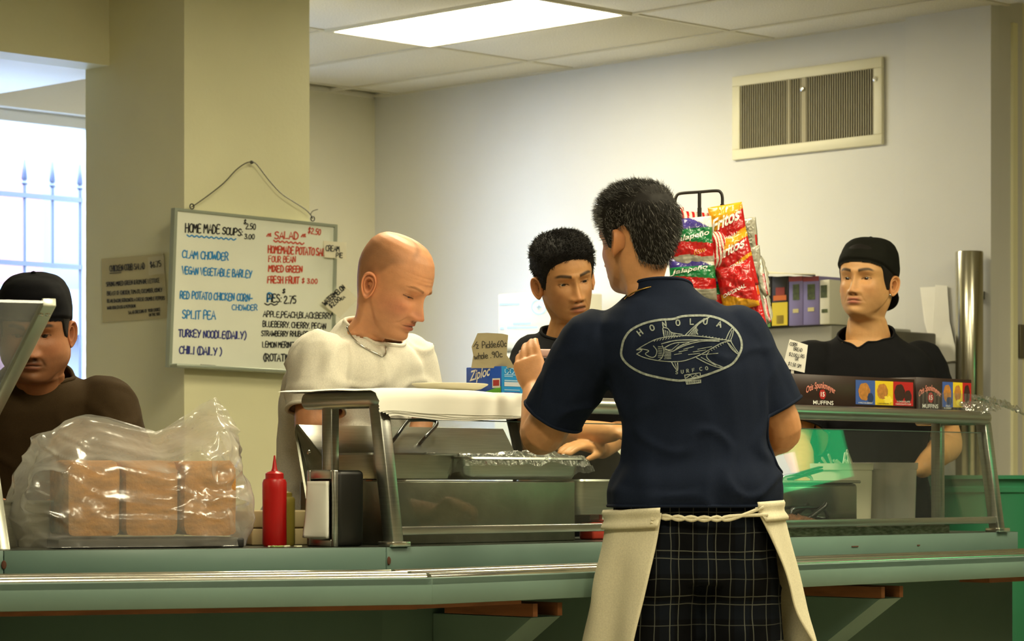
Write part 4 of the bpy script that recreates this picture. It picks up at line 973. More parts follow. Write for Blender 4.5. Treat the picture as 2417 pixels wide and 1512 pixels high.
type_on('Ziploc', lambda x, y: zf1(x-.012, y+.018+x*.18)-A*.0006, .075, .034, ink_w, zx, shear=.25, bold=.02)
type_on('125', lambda x, y: zf1(x+.05, y-.032)-A*.0006, .016, .009, ink_w, zx, bold=.02)
mb = MB(); 
for (x0, y0, x1, y1, mi) in ((.033, -.016, .061, .008, 0), (.036, -.011, .058, .004, 1)): mb.add([zf1(*p)-A*(.0006+.0004*mi) for p in ((x0, y0), (x1, y0), (x1, y1), (x0, y1))], [(0, 1, 2, 3)], mi)
mb.build('seal', [ink_w, pm('print_red', 'b02a2a', rough=.5)], zx)
mb = MB()
for (x0, y0, x1, y1, mi) in ((-.075, -.012, -.01, -.001, 0), (-.075, .001, -.015, .004, 1), (-.075, .012, -.045, .014, 1), (-.075, -.022, -.02, -.020, 1), (-.075, -.030, -.02, -.026, 2), (-.075, .016, -.030, .018, 1)):
    mb.add([zf2(*p)-B*.0006 for p in ((x0, y0), (x1, y0), (x1, y1), (x0, y1))], [(0, 1, 2, 3)], mi)
mb.build('side_marks', [pm('print_grey', 'c4c8d0', rough=.5), pm('print_pale', '9cc4e0', rough=.5), ink_n], zx)
mb = MB()
for cx in (-.066, -.048):
    for k in range(3):
        an = k*2.094+.5; pts = [Vector((cx+.007*math.cos(an+j*.35), .027+.007*math.sin(an+j*.35), 0)) for j in range(5)]; ribbon(mb, pts, .0014, lambda p: zf2(p.x, p.y)-B*.0006)
mb.build('recycling_mark', pm('print_pale', '9cc4e0'), zx)
# torn cardboard price sign stuck in the box
sg = thing('cardboard_sign', 'torn brown cardboard sign with handwritten pickle prices above the blue carton', 'sign', zb_+UP*zh)
spl = (P(1155, 860, 6.99), Vector((-.15, -1, 0)).normalized())
poly = [(1112, 862), (1117, 838), (1113, 818), (1121, 800), (1127, 786), (1150, 785), (1185, 787), (1199, 790), (1197, 815), (1196, 838), (1206, 852), (1214, 862)]
ZC = zb_.z+zh-.004
mb = MB(); mb.prism([Vector(on_plane(x, y, *spl)) if y < 860 else Vector((on_plane(x, y, *spl).x, on_plane(x, y, *spl).y, ZC)) for x, y in poly], -spl[1]*.003); mb.build('board', card, sg)
pencil = pm('ink_pencil', '3f3a30', rough=.8)
write_px('z Pickle.60c', 1124, 822, 1196, 818, 15, 1.0, spl, pencil, sg); write_px('whole .90c', 1120, 848, 1186, 842, 14, 1.0, spl, pencil, sg); lines_px([[(1118, 818), (1126, 806)]], .9, spl, pencil, sg)
# ================================================================ right half: inside the guard
def crx(px, t, z=0.0): return CR(s_at(px, t), t, z)
def zat(px, py, t): return on_plane(px, py, CR(0, t), BR).z
# square clear-sided steel box with lid handle, ladle and brown food tray
ps = thing('serving_pot', 'square steel serving pot with lid under the guard glass', 'pot', crx(1925, .2, TOPZ))
pz0, pz1 = TOPZ+.012, zat(1925, 1140, .14)
p = crx(1826, .125, pz0); L_ = (crx(2026, .125)-crx(1826, .125)).length
mb = MB(); mb.box(p, DR*L_, BR*.13, UP*(pz1-pz0)); mb.build('body', pm('pot_steel', 'a8aaa2', rough=.15, metal=1, noise=(8, .1)), ps, bevel=.012, bseg=3)
mb = MB(); mb.box(p-DR*.006-BR*.006+UP*(pz1-pz0), DR*(L_+.012), BR*.142, UP*.008); mb.build('lid', steel_b, ps, bevel=.003)
hz = pz1+.008; hs = lambda f, h: p+DR*(L_*f)+BR*.065+UP*(hz-pz0+h)
mb = MB(); mb.tube(catmull([hs(.30, 0), hs(.33, .012), hs(.42, .017), hs(.56, .016), hs(.64, .010), hs(.66, 0)], 4), .005, n=10); mb.build('lid_handle', steel_b, ps, smooth=True)
hq = lambda f, h: p+DR*(L_*f)-BR*.022+UP*h
mb = MB(); mb.tube(catmull([hq(.12, .04)+BR*.022, hq(.12, .042), hq(.16, .064), hq(.42, .066), hq(.52, .058), hq(.55, .036), hq(.55, .034)+BR*.022], 4), .0055, n=10); mb.build('side_handle', pm('dark_steel', '5d5e60'), ps, smooth=True)
ft = thing('food_tray', 'flat tray of crumbly browned meat in front of the pot', 'food tray', crx(1915, .06, TOPZ))
mb = MB(); q0 = crx(1822, .058, TOPZ); mb.box(q0, DR*.235, BR*.062, UP*.042); mb.build('tray', steel, ft, bevel=.003)
mb = MB(); mb.grid(lambda u, v: q0+DR*(.008+.219*u)+BR*(.004+.054*v)+UP*(.042+(.016*math.sin(math.pi*u)**.6*math.sin(math.pi*v)**.6)*(1+.7*mnoise.noise(Vector((u*30, v*8, 1))))), 60, 16); mb.build('meat', pm('browned_meat', '6a4222', rough=.7, noise=(60, .5), bump=(150, .8)), ft, smooth='all')
mb = MB(); la = p-BR*.034+UP*.028; mb.tube(catmull([la+DR*.02, la+DR*.10+UP*.004, la+DR*.18+UP*.035, la+DR*.20+UP*.048], 5), [.011, .010, .009]+[.007]*13, n=10); mb.build('serving_spoon', black_p, label='black handled serving spoon leaning against the steel pot', cat='spoon', smooth=True)
mb = MB(); la = p+DR*.17+BR*.06+UP*(hz-pz0); mb.box(la, DR*.12-BR*.02+UP*.026, BR*.022, UP*.007); mb.box(la+DR*.004+UP*.012, DR*.115-BR*.02+UP*.024, BR*.018, UP*.005); mb.build('tongs', pm('tong_steel', '33352f', rough=.35, metal=.7), label='dark metal tongs resting on the pot lid', cat='tongs', bevel=.002)
# white tub of plastic knives, clear tub
def tub(name, label, px0, px1, y0, t, m_, taper=.93, dep=None):
    a0, a1 = s_at(px0, t), s_at(px1, t); w = (a1-a0)/2; h = zat((px0+px1)/2, y0, t)-TOPZ-.001; dp = dep or w*1.7; c = CR((a0+a1)/2, t+dp/2, TOPZ+.001)
    secs = [(0, taper), (.002, taper), (h*.90, .985), (h*.905, 1.02), (h, 1.03), (h, .985), (h*.9, .95), (.006, taper*.96)]
    mb = MB(); vs = []; n = 32
    for z, k in secs:
        for i in range(n):
            an = 2*math.pi*i/n; cs, sn = math.cos(an), math.sin(an); e = .45
            vs.append(c+DR*(w*k*math.copysign(abs(cs)**e, cs))+BR*(dp/2*k*math.copysign(abs(sn)**e, sn))+UP*z)
    fs = [(i*n+k, i*n+(k+1) % n, (i+1)*n+(k+1) % n, (i+1)*n+k) for i in range(len(secs)-1) for k in range(n)]+[tuple(range(n-1, -1, -1)), tuple((len(secs)-1)*n+k for k in range(n))]
    mb.add(vs, fs); return mb.build(name, m_, label=label, cat='tub', smooth=True), c, h, w
tb, tc_, th_, tw_ = tub('cutlery_tub', 'off-white plastic tub filled with white plastic knives', 1982, 2072, 1093, .285, pm('tub_white', 'ece2c8', rough=.5), dep=.125)
tub('plastic_tub', 'translucent grey plastic tub beside the one with knives', 2076, 2178, 1091, .285, film_mat('tub_clear', 'd8d4c6', .12, .35, 5, 0, gloss=.05), dep=.125)
rk = random.Random(3)
for k, (px, py, an) in enumerate([(1978, 1062, 62), (1972, 1075, 25), (1985, 1072, 35), (2000, 1080, 15), (2015, 1078, 40), (2028, 1072, 28), (2035, 1080, 115), (2050, 1078, 62), (2060, 1085, 30), (2044, 1086, 80), (2087, 1060, 108), (2020, 1088, 12)]):
    b = tc_+DR*(-tw_*.7+tw_*1.4*k/11)+BR*rk.uniform(-.04, .04)+UP*(th_-.02); an = math.radians(an); dv = (DR*-math.cos(an)+UP*math.sin(an)+BR*rk.uniform(-.2, .2)).normalized()
    e = b+dv*rk.uniform(.045, .062); mb = MB(); sd = dv.cross(BR).normalized()
    mb.prism([b-sd*.003, e-sd*.0045, e+dv*.004, e+sd*.0045, b+sd*.003], BR*.0025); mb.build('plastic_knife', white_p, label='white plastic knife sticking out of the cutlery tub', cat='plastic knife', group='knives in the tub')
mb = MB(); mb.box(CR(1.35, .03, TOPZ), DR*1.03, BR*.04, UP*.024); mb.build('drip_strip', pm('worn_steel', '8c9080', rough=.4, metal=.8, noise=(40, .5, (1, 1, 4))), label='worn steel drip strip under the guard glass', cat='drip strip')
# big green bin past the end of the counter
gc = P(2318, 1300, 9.25); gc.z = 0
gb = thing('waste_bin', 'large round green plastic bin past the end of the counter', 'bin', gc)
rim = CAM_Z+(H_Y-1121)*9.03/F_PX
gm = pm('bin_green', '2f7a56', rough=.45)
mb = MB(); mb.lathe([(.175, 0), (.18, .01), (.205, rim-.06), (.212, rim-.055), (.212, rim-.04), (.206, rim-.035), (.208, rim-.012)], gc, n=48); mb.build('body', gm, gb, smooth=True)
mb = MB(); mb.lathe([(.208, rim-.012), (.222, rim-.012), (.222, rim), (.205, rim), (.198, rim-.02), (.19, rim-.3), (.17, .03), (0, .03)], gc, n=48); mb.build('rim', gm, gb, smooth=True)
# --- muffin cartons on the guard shelf
choc = pm('carton_brown', '2c1710', rough=.45, noise=(5, .12)); p_red = pm('panel_red', 'b01418', rough=.45); p_yel = pm('panel_yellow', 'e0c020', rough=.45); p_blu = pm('panel_blue', '3c56a0', rough=.45)
script = pm('script_pink', 'd98878', rough=.5); muf_t = pm('muffin_tan', 'b87a34', rough=.6, noise=(90, .3)); muf_c = pm('muffin_choc', '34140c', rough=.6, noise=(90, .3)); berry = pm('berry_blue', '22305c', rough=.5); banana = pm('banana_yellow', 'f0d848', rough=.5); bred = pm('badge_red', 'a81414', rough=.5)
def muffin_box(px0, px1, t, ztop_px, label, sheen=False):
    a0, a1 = s_at(px0, t), s_at(px1, t); w = a1-a0; z0 = TZ+.0145; h = zat(px1, ztop_px, t)-z0-.001; c = CR(a0, t, z0)
    o = thing('muffin_carton', label, 'carton', CR((a0+a1)/2, t+.1, z0))
    mb = MB(); mb.box(c, DR*w, BR*.185, UP*h); mb.build('carton', choc, o, bevel=.001, bseg=1)
    fp = lambda x, y, off=.0008: c+DR*(w*x)+UP*(h*y)-BR*off          # x,y 0..1 on the printed face
    def quad(x0, y0, x1, y1, m_, nm, off=.0008): mb = MB(); mb.add([fp(*q, off) for q in ((x0, y0), (x1, y0), (x1, y1), (x0, y1))], [(0, 1, 2, 3)]); return mb.build(nm, m_, o)
    def disc(cx, cy, rx, ry, m_, nm, off=.0012, wob=.06):
        mb = MB(); mb.add([fp(cx+rx*math.cos(k*.2618)*(1+wob*math.sin(k*2.3)), cy+ry*math.sin(k*.2618)*(1+wob*math.sin(k*1.7)), off) for k in range(24)], [tuple(range(24))]); return mb.build(nm, m_, o)
    def word(tx, cx, cy, ww, hh, m_, **kw): return type_on(tx, lambda x, y: fp(cx+x/w, cy+y/h, .0016), w*ww, h*hh, m_, o, **kw)
    return o, quad, disc, word, w, h
o, quad, disc, word, w, h = muffin_box(1868, 2159, .085, 894, 'long dark brown muffin carton with three muffin pictures beside the cornbread sign')
xs = (.505, .665, .815, .985)
for k, m_ in enumerate((p_blu, p_yel, p_red)): quad(xs[k], .16, xs[k+1], .90, m_, 'panel')
disc(.575, .55, .048, .27, muf_t, 'muffin'); disc(.625, .37, .025, .15, berry, 'berries', .0015); disc(.725, .58, .045, .24, muf_t, 'muffin'); disc(.77, .32, .035, .12, banana, 'banana', .0015, .3); disc(.87, .55, .045, .28, muf_c, 'muffin'); disc(.94, .45, .03, .2, muf_c, 'muffin', .0015)
word('4 WILD BLUEBERRY', .585, .21, .12, .045, ink_w); word('6 BANANA NUT', .74, .21, .11, .045, pm('ink_dark', '3a2a10')); word('5 CHOCOLATE', .90, .29, .11, .05, ink_w); word('CHOCOLATE CHIP', .90, .21, .13, .05, ink_w)
arch = lambda x, y: (x, y+.006-x*x*3.4)
word('Otis Spunkmeyer', .225, .60, .23, .26, script, shear=.1, bold=.02, warp=arch); disc(.24, .42, .026, .15, bred, 'badge'); word('15', .24, .42, .03, .14, ink_w, bold=.02); word('MUFFINS', .245, .17, .16, .12, ink_w, bold=.01)
o, quad, disc, word, w, h = muffin_box(2163, 2293, .088, 895, 'short end of a muffin carton wrapped in shiny film, beside the long carton')
xs = (.46, .655, .83, .99)
for k, m_ in enumerate((p_blu, p_yel, p_red)): quad(xs[k], .16, xs[k+1], .90, m_, 'panel')
disc(.55, .56, .07, .26, muf_t, 'muffin'); disc(.58, .34, .05, .12, berry, 'berries', .0015); disc(.74, .58, .06, .24, muf_t, 'muffin'); disc(.76, .30, .05, .10, banana, 'banana', .0015); disc(.91, .56, .055, .28, muf_c, 'muffin')
word('WILD', .555, .2, .08, .05, ink_w); word('BLUEBERRY', .555, .13, .14, .05, ink_w); word('BANANA NUT', .74, .14, .14, .05, pm('ink_dark', '3a2a10')); word('CHOCOLATE', .905, .2, .13, .05, ink_w)
word('Otis Spunkmeyer', .235, .62, .40, .24, script, shear=.1, bold=.02, warp=lambda x, y: (x, y+.006-x*x*6)); disc(.25, .42, .05, .15, bred, 'badge'); word('15', .25, .42, .06, .14, ink_w, bold=.02); word('MUFFINS', .24, .17, .28, .12, ink_w, bold=.01)
mb = MB(); a0, a1 = s_at(2163, .088), s_at(2293, .088)
mb.grid(lambda u, v: CR(a0+(a1-a0)*u, .085-.001*math.sin(u*90), TZ+.015+v*.058), 60, 6); mb.build('wrap', film_mat('carton_wrap', 'f6f8fa', .08, .05, 30, 0, gloss=.06), o, smooth='all')
# --- cornbread price card on a stick
cp = (CR(s_at(1878, .20), .20, 1.3), Vector((.1, -1, 0)).normalized())
cs = thing('price_card', 'small white handwritten cornbread price card on a stick beside the muffin carton', 'price card', Vector((on_plane(1868, 905, *cp).x, on_plane(1868, 905, *cp).y, TZ+.014)))
mb = MB(); mb.prism([on_plane(x, y, *cp) for x, y in ((1864, 800), (1907, 814), (1899, 879), (1847, 867))], -cp[1]*.0012); mb.build('card', paper_m, cs)
bt = on_plane(1868, 903, *cp); bt.z = TZ+.014
mb = MB(); tp = on_plane(1871, 866, *cp); mb.box(bt-Vector((.0035, 0, 0))-cp[1]*.002, Vector((.008, 0, 0)), -cp[1]*.003, tp-bt); mb.build('stick', white_p, cs)
for tx, x0, y0, x1, y1 in (('CORN', 1864, 815, 1881, 817), ('BREAD', 1873, 826, 1893, 830), ('$2.00 LRG', 1862, 839, 1898, 845), ('OR', 1876, 849, 1884, 851), ('$1.50 SM', 1860, 861, 1890, 868)): write_px(tx, x0, y0, x1, y1, 8, .55, cp, ink_k, cs)
# --- roll of wrap at the end of the guard shelf
wr = CR(S1-.12, .15, TZ+.0145); ww_ = thing('plastic_wrap', 'crinkled clear plastic wrap trailing from a white core at the guard end', 'plastic wrap', wr)
mb = MB(); mb.tube([wr+UP*.022+DR*.02, wr+UP*.022+DR*.17], .012, n=20); mb.tube([wr+UP*.022+DR*.015, wr+UP*.022+DR*.175], .006, n=12); mb.build('core', pm('core_white', 'e4e0d4', rough=.6), ww_, smooth=True)
crk = film_mat('crinkle_film', 'f8faf8', .05, .06, 45, 1.0, gloss=.22)
mb = MB(); mb.grid(lambda u, v: wr+DR*(.02+.17*u+.012*mnoise.noise(Vector((u*6, v*9, 3))))-BR*(.02+.12*v*(.6+.4*math.sin(u*3)))+UP*(.034-.012*v-.06*max(0, v-.55)*(1.2-u)+.016*abs(mnoise.noise(Vector((u*9, v*11, 0))))), 36, 36); mb.build('film', crk, ww_, smooth='all')
mb = MB(); mb.grid(lambda u, v: wr+DR*(.16+.26*u)+BR*(-.05+.12*v)+UP*(.048-.03*u*(1-v)-.05*u*max(0, .5-v)+.03*abs(mnoise.noise(Vector((u*10+7, v*9, 0))))), 40, 30); mb.build('film', crk, ww_, smooth='all')
# ================================================================ back of the kitchen
# register on the back wall
vq = [bw(1733, 183), bw(2087, 134), bw(2091, 338), bw(1736, 381)]
b1_, b0_ = back_b(1734), back_b(2088); vz1 = (vq[0].z+vq[1].z)/2; vz0 = (vq[2].z+vq[3].z)/2
vt = thing('wall_vent', 'wide louvred return air vent with white frame on the back wall', 'vent', ab(BACK, (b0_+b1_)/2, vz0))
vw = b1_-b0_; fw = .042
mb = MB()
mb.box(ab(BACK-.018, b0_, vz1-fw), A*.018, B*vw, UP*fw); mb.box(ab(BACK-.018, b0_, vz0), A*.018, B*vw, UP*fw); mb.box(ab(BACK-.018, b0_, vz0+fw), A*.018, B*fw, UP*(vz1-vz0-2*fw)); mb.box(ab(BACK-.018, b1_-fw, vz0+fw), A*.018, B*fw, UP*(vz1-vz0-2*fw)); mb.build('frame', pm('vent_frame', 'ddd8bc', rough=.45), vt, bevel=.003)
mb = MB(); mb.box(ab(BACK-.002, b0_+fw, vz0+fw), A*.0015, B*(vw-2*fw), UP*(vz1-vz0-2*fw)); mb.build('backing', pm('vent_dark', '3a3526', rough=.8), vt)
sm_ = pm('vent_slat', '8c8468', rough=.5, metal=.2); mesh0 = None; nS = 58
for k in range(nS):
    bb = b0_+fw+(vw-2*fw)*(k+.5)/nS
    if mesh0 is None: mb = MB(); mb.box(ab(BACK-.013, bb-.0025, vz0+fw), A*.011+B*.004, B*.0045, UP*(vz1-vz0-2*fw)); o = mb.build('slat', sm_, vt); mesh0 = o; l0 = bb
    else: o = bpy.data.objects.new('slat', mesh0.data); COL.objects.link(o); o.parent = vt; o.location = mesh0.location+B*(bb-l0)
for px in (1870, 1908): mb = MB(); mb.box(ab(BACK-.016, back_b(px), vz0+fw), A*.004, B*(.012 if px == 1870 else .024), UP*(vz1-vz0-2*fw)); mb.build('mullion', sm_, vt)
for px, py in ((1894, 210), (2066, 187)): m = MB(); m.lathe([(0, .008), (.009, .006), (.011, 0)], bw(px, py, .018), n=12, ax=-A); m.build('latch', steel_b, vt, smooth=True)
# white fridge with cartons against the back wall, left
fx = bw(1240, 790, .35)
fp0 = ab(BACK-.55, back_b(1310, .55), 0); fz = on_plane(1240, 800, ab(BACK-.55, 0), A).z
fr_ = thing('chest_freezer', 'cream white chest freezer against the back wall behind the staff', 'freezer', fp0+A*.25)
fwid = back_b(1165, .55)-back_b(1480, .55)
q = ab(BACK-.55, back_b(1480, .55), 0)
fzt = fz
mb = MB(); mb.box(q, A*.5, B*fwid, UP*(fzt-.05)); mb.build('body', pm('enamel_cream', 'dcd8c0', rough=.35), fr_, bevel=.012)
mb = MB(); mb.box(q-A*.01+UP*(fzt-.046), A*.51, B*fwid, UP*.046); mb.build('lid', pm('enamel_white', 'dedcc8', rough=.35), fr_, bevel=.012)
cb0 = back_b(1306, .50); cb1 = back_b(1176, .50); cz = on_plane(1240, 690, ab(BACK-.5, 0), A).z
cb = thing('white_carton', 'white cardboard carton with pale blue print on the freezer', 'carton', ab(BACK-.3, (cb0+cb1)/2, fzt))
mb = MB(); mb.box(ab(BACK-.50, cb0, fzt), A*.3, B*(cb1-cb0), UP*(cz-fzt)); mb.build('box', pm('carton_white', 'dcdad0', rough=.6), cb, bevel=.003)
pale = pm('pale_blue_print', 'a9c4dc', rough=.6); cpl = (ab(BACK-.5, 0), -A)
lines_px([[(1272+17*math.cos(k*.5), 724+17*math.sin(k*.5)) for k in range(13)], [(1266, 724), (1278, 724)], [(1272, 718), (1272, 730)]], 2.5, cpl, pale, cb)
[lines_px([l_], 3, cpl, pale, cb) for l_ in ([(1180, 718), (1225, 717)], [(1212, 764), (1252, 763)], [(1198, 773), (1268, 772)], [(1182, 775), (1188, 775)])]
# grey cabinet with tea display boxes
tb0, tb1 = back_b(1962, .60), back_b(1800, .60); tz = on_plane(1900, 768, ab(BACK-.6, 0), A).z
gcab = thing('grey_cabinet', 'tall plain grey metal cabinet against the back wall under the tea boxes', 'cabinet', ab(BACK-.3, (tb0+tb1)/2, 0))
mb = MB(); mb.box(ab(BACK-.60, tb0, 0), A*.5, B*(back_b(1560, .6)-tb0), UP*tz); mb.build('body', pm('cabinet_grey', '9c9a90', rough=.5), gcab, bevel=.006)
mb = MB(); mb.box(ab(BACK-.50, back_b(2060, .5), 0), A*.4, B*(tb0-back_b(2060, .5)-.002), UP*(tz-.02)); mb.build('microwave', pm('dark_appliance', '4a4638', rough=.4), bevel=.006, label='dark boxy appliance beside the grey cabinet, behind the man in backwards cap', cat='appliance')
def teabox(px0, px1, y0, t, bands, label, lid=False):
    bb0, bb1 = back_b(px1, t), back_b(px0, t); z1 = on_plane((px0+px1)/2, y0, ab(BACK-t, 0), A).z
    o = thing('tea_box', label, 'tea box', ab(BACK-t+.1, (bb0+bb1)/2, tz), 'tea boxes on the cabinet')
    mb = MB(); mb.box(ab(BACK-t, bb0, tz), A*.16, B*(bb1-bb0), UP*(z1-tz)); mb.build('box', bands[0], o, bevel=.002)
    H = z1-tz; W = bb1-bb0
    for (x0, z0_, x1, zz1, m_) in bands[1]:
        mb = MB(); mb.box(ab(BACK-t-.0015, bb1-W*x1, tz+H*z0_), A*.0012, B*(W*(x1-x0)), UP*(H*(zz1-z0_))); mb.build('label_panel', m_, o)
    return o
kb = pm('box_black', '1e1a18', rough=.4); pg = pm('box_green', '5f8a44', rough=.5); pr = pm('box_red', '8a2a18', rough=.5); py_ = pm('box_yellow', 'd8c028', rough=.5); pv = pm('box_lilac', '7d74a4', rough=.45); pvd = pm('box_lilac_dark', '5a5282', rough=.45); leaf = pm('leaf_print', '4f5a2c', rough=.6, noise=(60, .6)); gold = pm('gold_print', 'c8bc88', rough=.5); wb = pm('box_white', 'd9d6c4', rough=.5); org = pm('box_orange', 'c86420', rough=.5)
teabox(1798, 1820, 652, .62, (kb, [(.05, .0, .95, .55, pg), (.1, .62, .9, .78, gold)]), 'black and green tea box next to the chip bags')
teabox(1822, 1860, 652, .62, (kb, [(.02, .02, .98, .48, py_), (.1, .52, .9, .62, org), (.25, .62, .8, .78, pr), (.3, .05, .75, .22, pm('box_ochre', '9a8420'))]), 'tea box with black top and yellow front')
teabox(1862, 1895, 652, .62, (pv, [(0, .9, 1, 1, pr), (.3, .52, .75, .84, leaf), (.3, .26, .7, .34, gold)]), 'lilac tea box beside the yellow fronted one')
teabox(1896, 1933, 652, .62, (pv, [(0, .9, 1, 1, pr), (.28, .52, .75, .84, leaf), (.3, .28, .7, .36, gold)]), 'lilac tea box beside the white one')
teabox(1935, 1958, 660, .62, (wb, [(.1, .60, .75, .88, leaf), (.2, .26, .8, .34, leaf)]), 'white tea box with a leaf picture at the end of the row')
mb = MB(); mb.prism([ab(BACK-.66, back_b(1925, .66), on_plane(1925, 650, ab(BACK-.66, 0), A).z+.004), ab(BACK-.66, back_b(1802, .66), on_plane(1802, 650, ab(BACK-.66, 0), A).z+.006), ab(BACK-.5, back_b(1802, .5), on_plane(1802, 650, ab(BACK-.66, 0), A).z+.03), ab(BACK-.5, back_b(1925, .5), on_plane(1925, 650, ab(BACK-.66, 0), A).z+.012)], UP*.004); mb.build('carton_flap', cream_c, label='open cream carton flap lying over the tea boxes', cat='carton')
# cup dispenser tube, papers and switch plate
cdz0, cdz1 = 1.0, bw(2288, 594, .12).z; cdc = ab(BACK-.13, back_b(2288, .13), 0); rr_ = 32.5*((BACK+back_b(2288, .13))*.7071)/F_PX
ct = thing('cup_dispenser', 'tall polished steel cup dispenser tube on the back wall', 'cup dispenser', cdc+UP*cdz0)
mb = MB(); mb.lathe([(rr_*.9, 0), (rr_, .01), (rr_, cdz1-cdz0-.004), (rr_*.96, cdz1-cdz0), (rr_*.9, cdz1-cdz0), (rr_*.88, cdz1-cdz0-.05), (0, cdz1-cdz0-.05)], cdc+UP*cdz0, n=48); mb.build('tube', pm('polished_steel', 'b9b4a0', rough=.2, metal=1), ct, smooth=True)
for z in (1.2, 1.75): mb = MB(); mb.box(cdc+UP*z-B*.015, A*(.08), B*.03, UP*.03); mb.build('wall_bracket', steel_d, ct)
for k, (poly, lab) in enumerate([([(2172, 678), (2215, 676), (2212, 760), (2196, 810), (2182, 760)], 'faded narrow paper slip taped to the back wall'), ([(2208, 672), (2236, 674), (2242, 760), (2262, 850), (2196, 858), (2200, 780)], 'curled white paper sheet pinned to the back wall beside the steel tube')]):
    off = .054+.004*k; mb = MB(); mb.prism([bw(x, y, off+(.012 if y > 780 else 0)) for x, y in poly], -A*.0015); mb.build('paper_note', paper_m, label=lab, cat='paper')
sw = on_plane(2420, 810, ab(0, RET), B); mb = MB(); mb.box(ab(sw.dot(A)-.05, RET-.012, on_plane(2410, 845, ab(0, RET), B).z), A*.1, B*.012, UP*.13); mb.build('switch_plate', pm('switch_grey', '6a6454', rough=.4, metal=.5), label='dull grey metal switch plate on the yellow side wall', cat='switch', bevel=.003)
mb = MB(); bx_ = on_plane(2387, 600, ab(0, RET), B).dot(A); mb.box(ab(bx_-.004, RET-.012, 0), A*.03, B*.012, UP*(CEIL-.05)); mb.build('trim_2', col_m, kind='structure')
# ================================================================ the five people
def head_pivot(px, py, d, q, sc): return P(px, py, d)+q@(Vector((0, .018, -.075))*sc)
def cloth(name, col, **kw): return pm(name, col, rough=.9, noise=(300, .10), bump=(700, .12), spec=.15, **kw)
def upper(mb, sh, el, wr, k=1.0, r=(.060, .050, .043, .044, .029)):
    limb(mb, [sh, sh.lerp(el, .5), el, el.lerp(wr, .35), wr], [q*k for q in r])
def sleeve(mb, sh, el, f, r0=.074, r1=.066, k=1.0):
    """covers the upper arm; overshoots so that the hem can be cut clean"""
    e = sh.lerp(el, f); d = (el-sh).normalized(); limb(mb, [sh, sh.lerp(el, f*.5), e, e+d*.03], [r0*k, (r0+r1)/2*k, r1*k, r1*k]); return (e, d, .14, r1*k*1.22)
def proj(surf):
    bvh = BVHTree.FromPolygons(surf[0], surf[1])
    def f(px, py, lift=.0015):
        r = Vector(((px-C_X)/F_PX, 1.0, (H_Y-py)/F_PX)).normalized(); h = bvh.ray_cast(CAMV, r)
        return None if h[0] is None else h[0]-r*lift
    return f
def surf_ribbons(polys, hw, pf, mat, parent, name='print', smooth=True):
    mb = MB()
    for pl in polys:
        w = hw; pts = [Vector((x, y, 0)) for x, y in pl]
        if smooth and len(pts) > 2: pts = catmull(pts, 5)
        dense = []
        for a_, b_ in zip(pts, pts[1:]):
            n = max(1, int((b_-a_).length/6)); dense += [a_.lerp(b_, i/n) for i in range(n)]
        dense.append(pts[-1])
        last = [None]
        def mp(p):
            for ox, oy in ((0, 0), (.7, .4), (-.6, .7), (2, 2), (-2, -2)):
                h = pf(p.x+ox, p.y+oy)
                if h is not None and (last[0] is None or (h-last[0]).length < .06): last[0] = h; return h
            return last[0] or pf(1610, 830)
        ribbon(mb, dense, w, mp)
    return mb.build(name, mat, parent)
def add_shell(V, faces, fn, name, mat, parent, extra=None):
    V2, f2 = compact(V, faces); mb = MB(); mb.add([Vector(v) for v in fn(V2).tolist()], f2); return mb.build(name, mat, parent, smooth='all')
def hair_obj(shl, st, fn, parent, base_col, name='hair'):
    V, F_, N, ok = shl; V2, f2 = compact(V, F_); sv, sf, sc = st
    A_ = np.vstack([V2, sv]) if len(sv) else V2; k = len(V2); mb = MB(); W = fn(A_); mb.v = [Vector(v) for v in W.tolist()]; mb.f = f2+[tuple(i+k for i in f) for f in sf]; mb.m = [0]*len(mb.f)
    mb.c = np.vstack([np.tile(lin(base_col), (k, 1)), np.c_[sc, np.ones(len(sc))]]) if len(sv) else np.tile(lin(base_col), (k, 1))
    return mb.build(name, HAIR, parent, smooth='all')
def neck_at(fn, z=-.19): return Vector(fn(np.array([[0, .014, z]]))[0])
def person(label, loc): return thing('person', label, 'person', Vector((loc.x, loc.y, 0)))
def trousers(pelvis, yaw, k, parent, col='23242c', name='trousers'):
    mb = MB(); loft(mb, torso_secs(pelvis, pelvis+UP*.55*k, yaw, k, .008, (-.3, .2)), n=28); legs(mb, pelvis, yaw, k, (.098, .078, .062), foot=False)
    co, nr, fs = remeshed(mb, .014, 4); o = MB(); o.v = [Vector(v) for v in co.tolist()]; o.f = fs; o.m = [0]*len(fs); return o.build(name, cloth('cloth_'+col, col), parent, smooth='all')
def shoes(pelvis, yaw, k, parent):
    R = rotz(math.radians(yaw)); right = R@Vector((1, 0, 0)); fwd = R@Vector((0, -1, 0))
    for s in (-1, 1):
        b = Vector((pelvis.x, pelvis.y, 0))+right*s*.10; mb = MB()
        loft(mb, [(b-fwd*.10+UP*.05, right, UP, .030, .045), (b-fwd*.06+UP*.052, right, UP, .042, .052), (b+fwd*.06+UP*.045, right, UP, .048, .045), (b+fwd*.14+UP*.034, right, UP, .045, .034), (b+fwd*.19+UP*.022, right, UP, .026, .020)], n=20, ex=2.6)
        mb.build('shoe', black_p, parent, smooth='all')

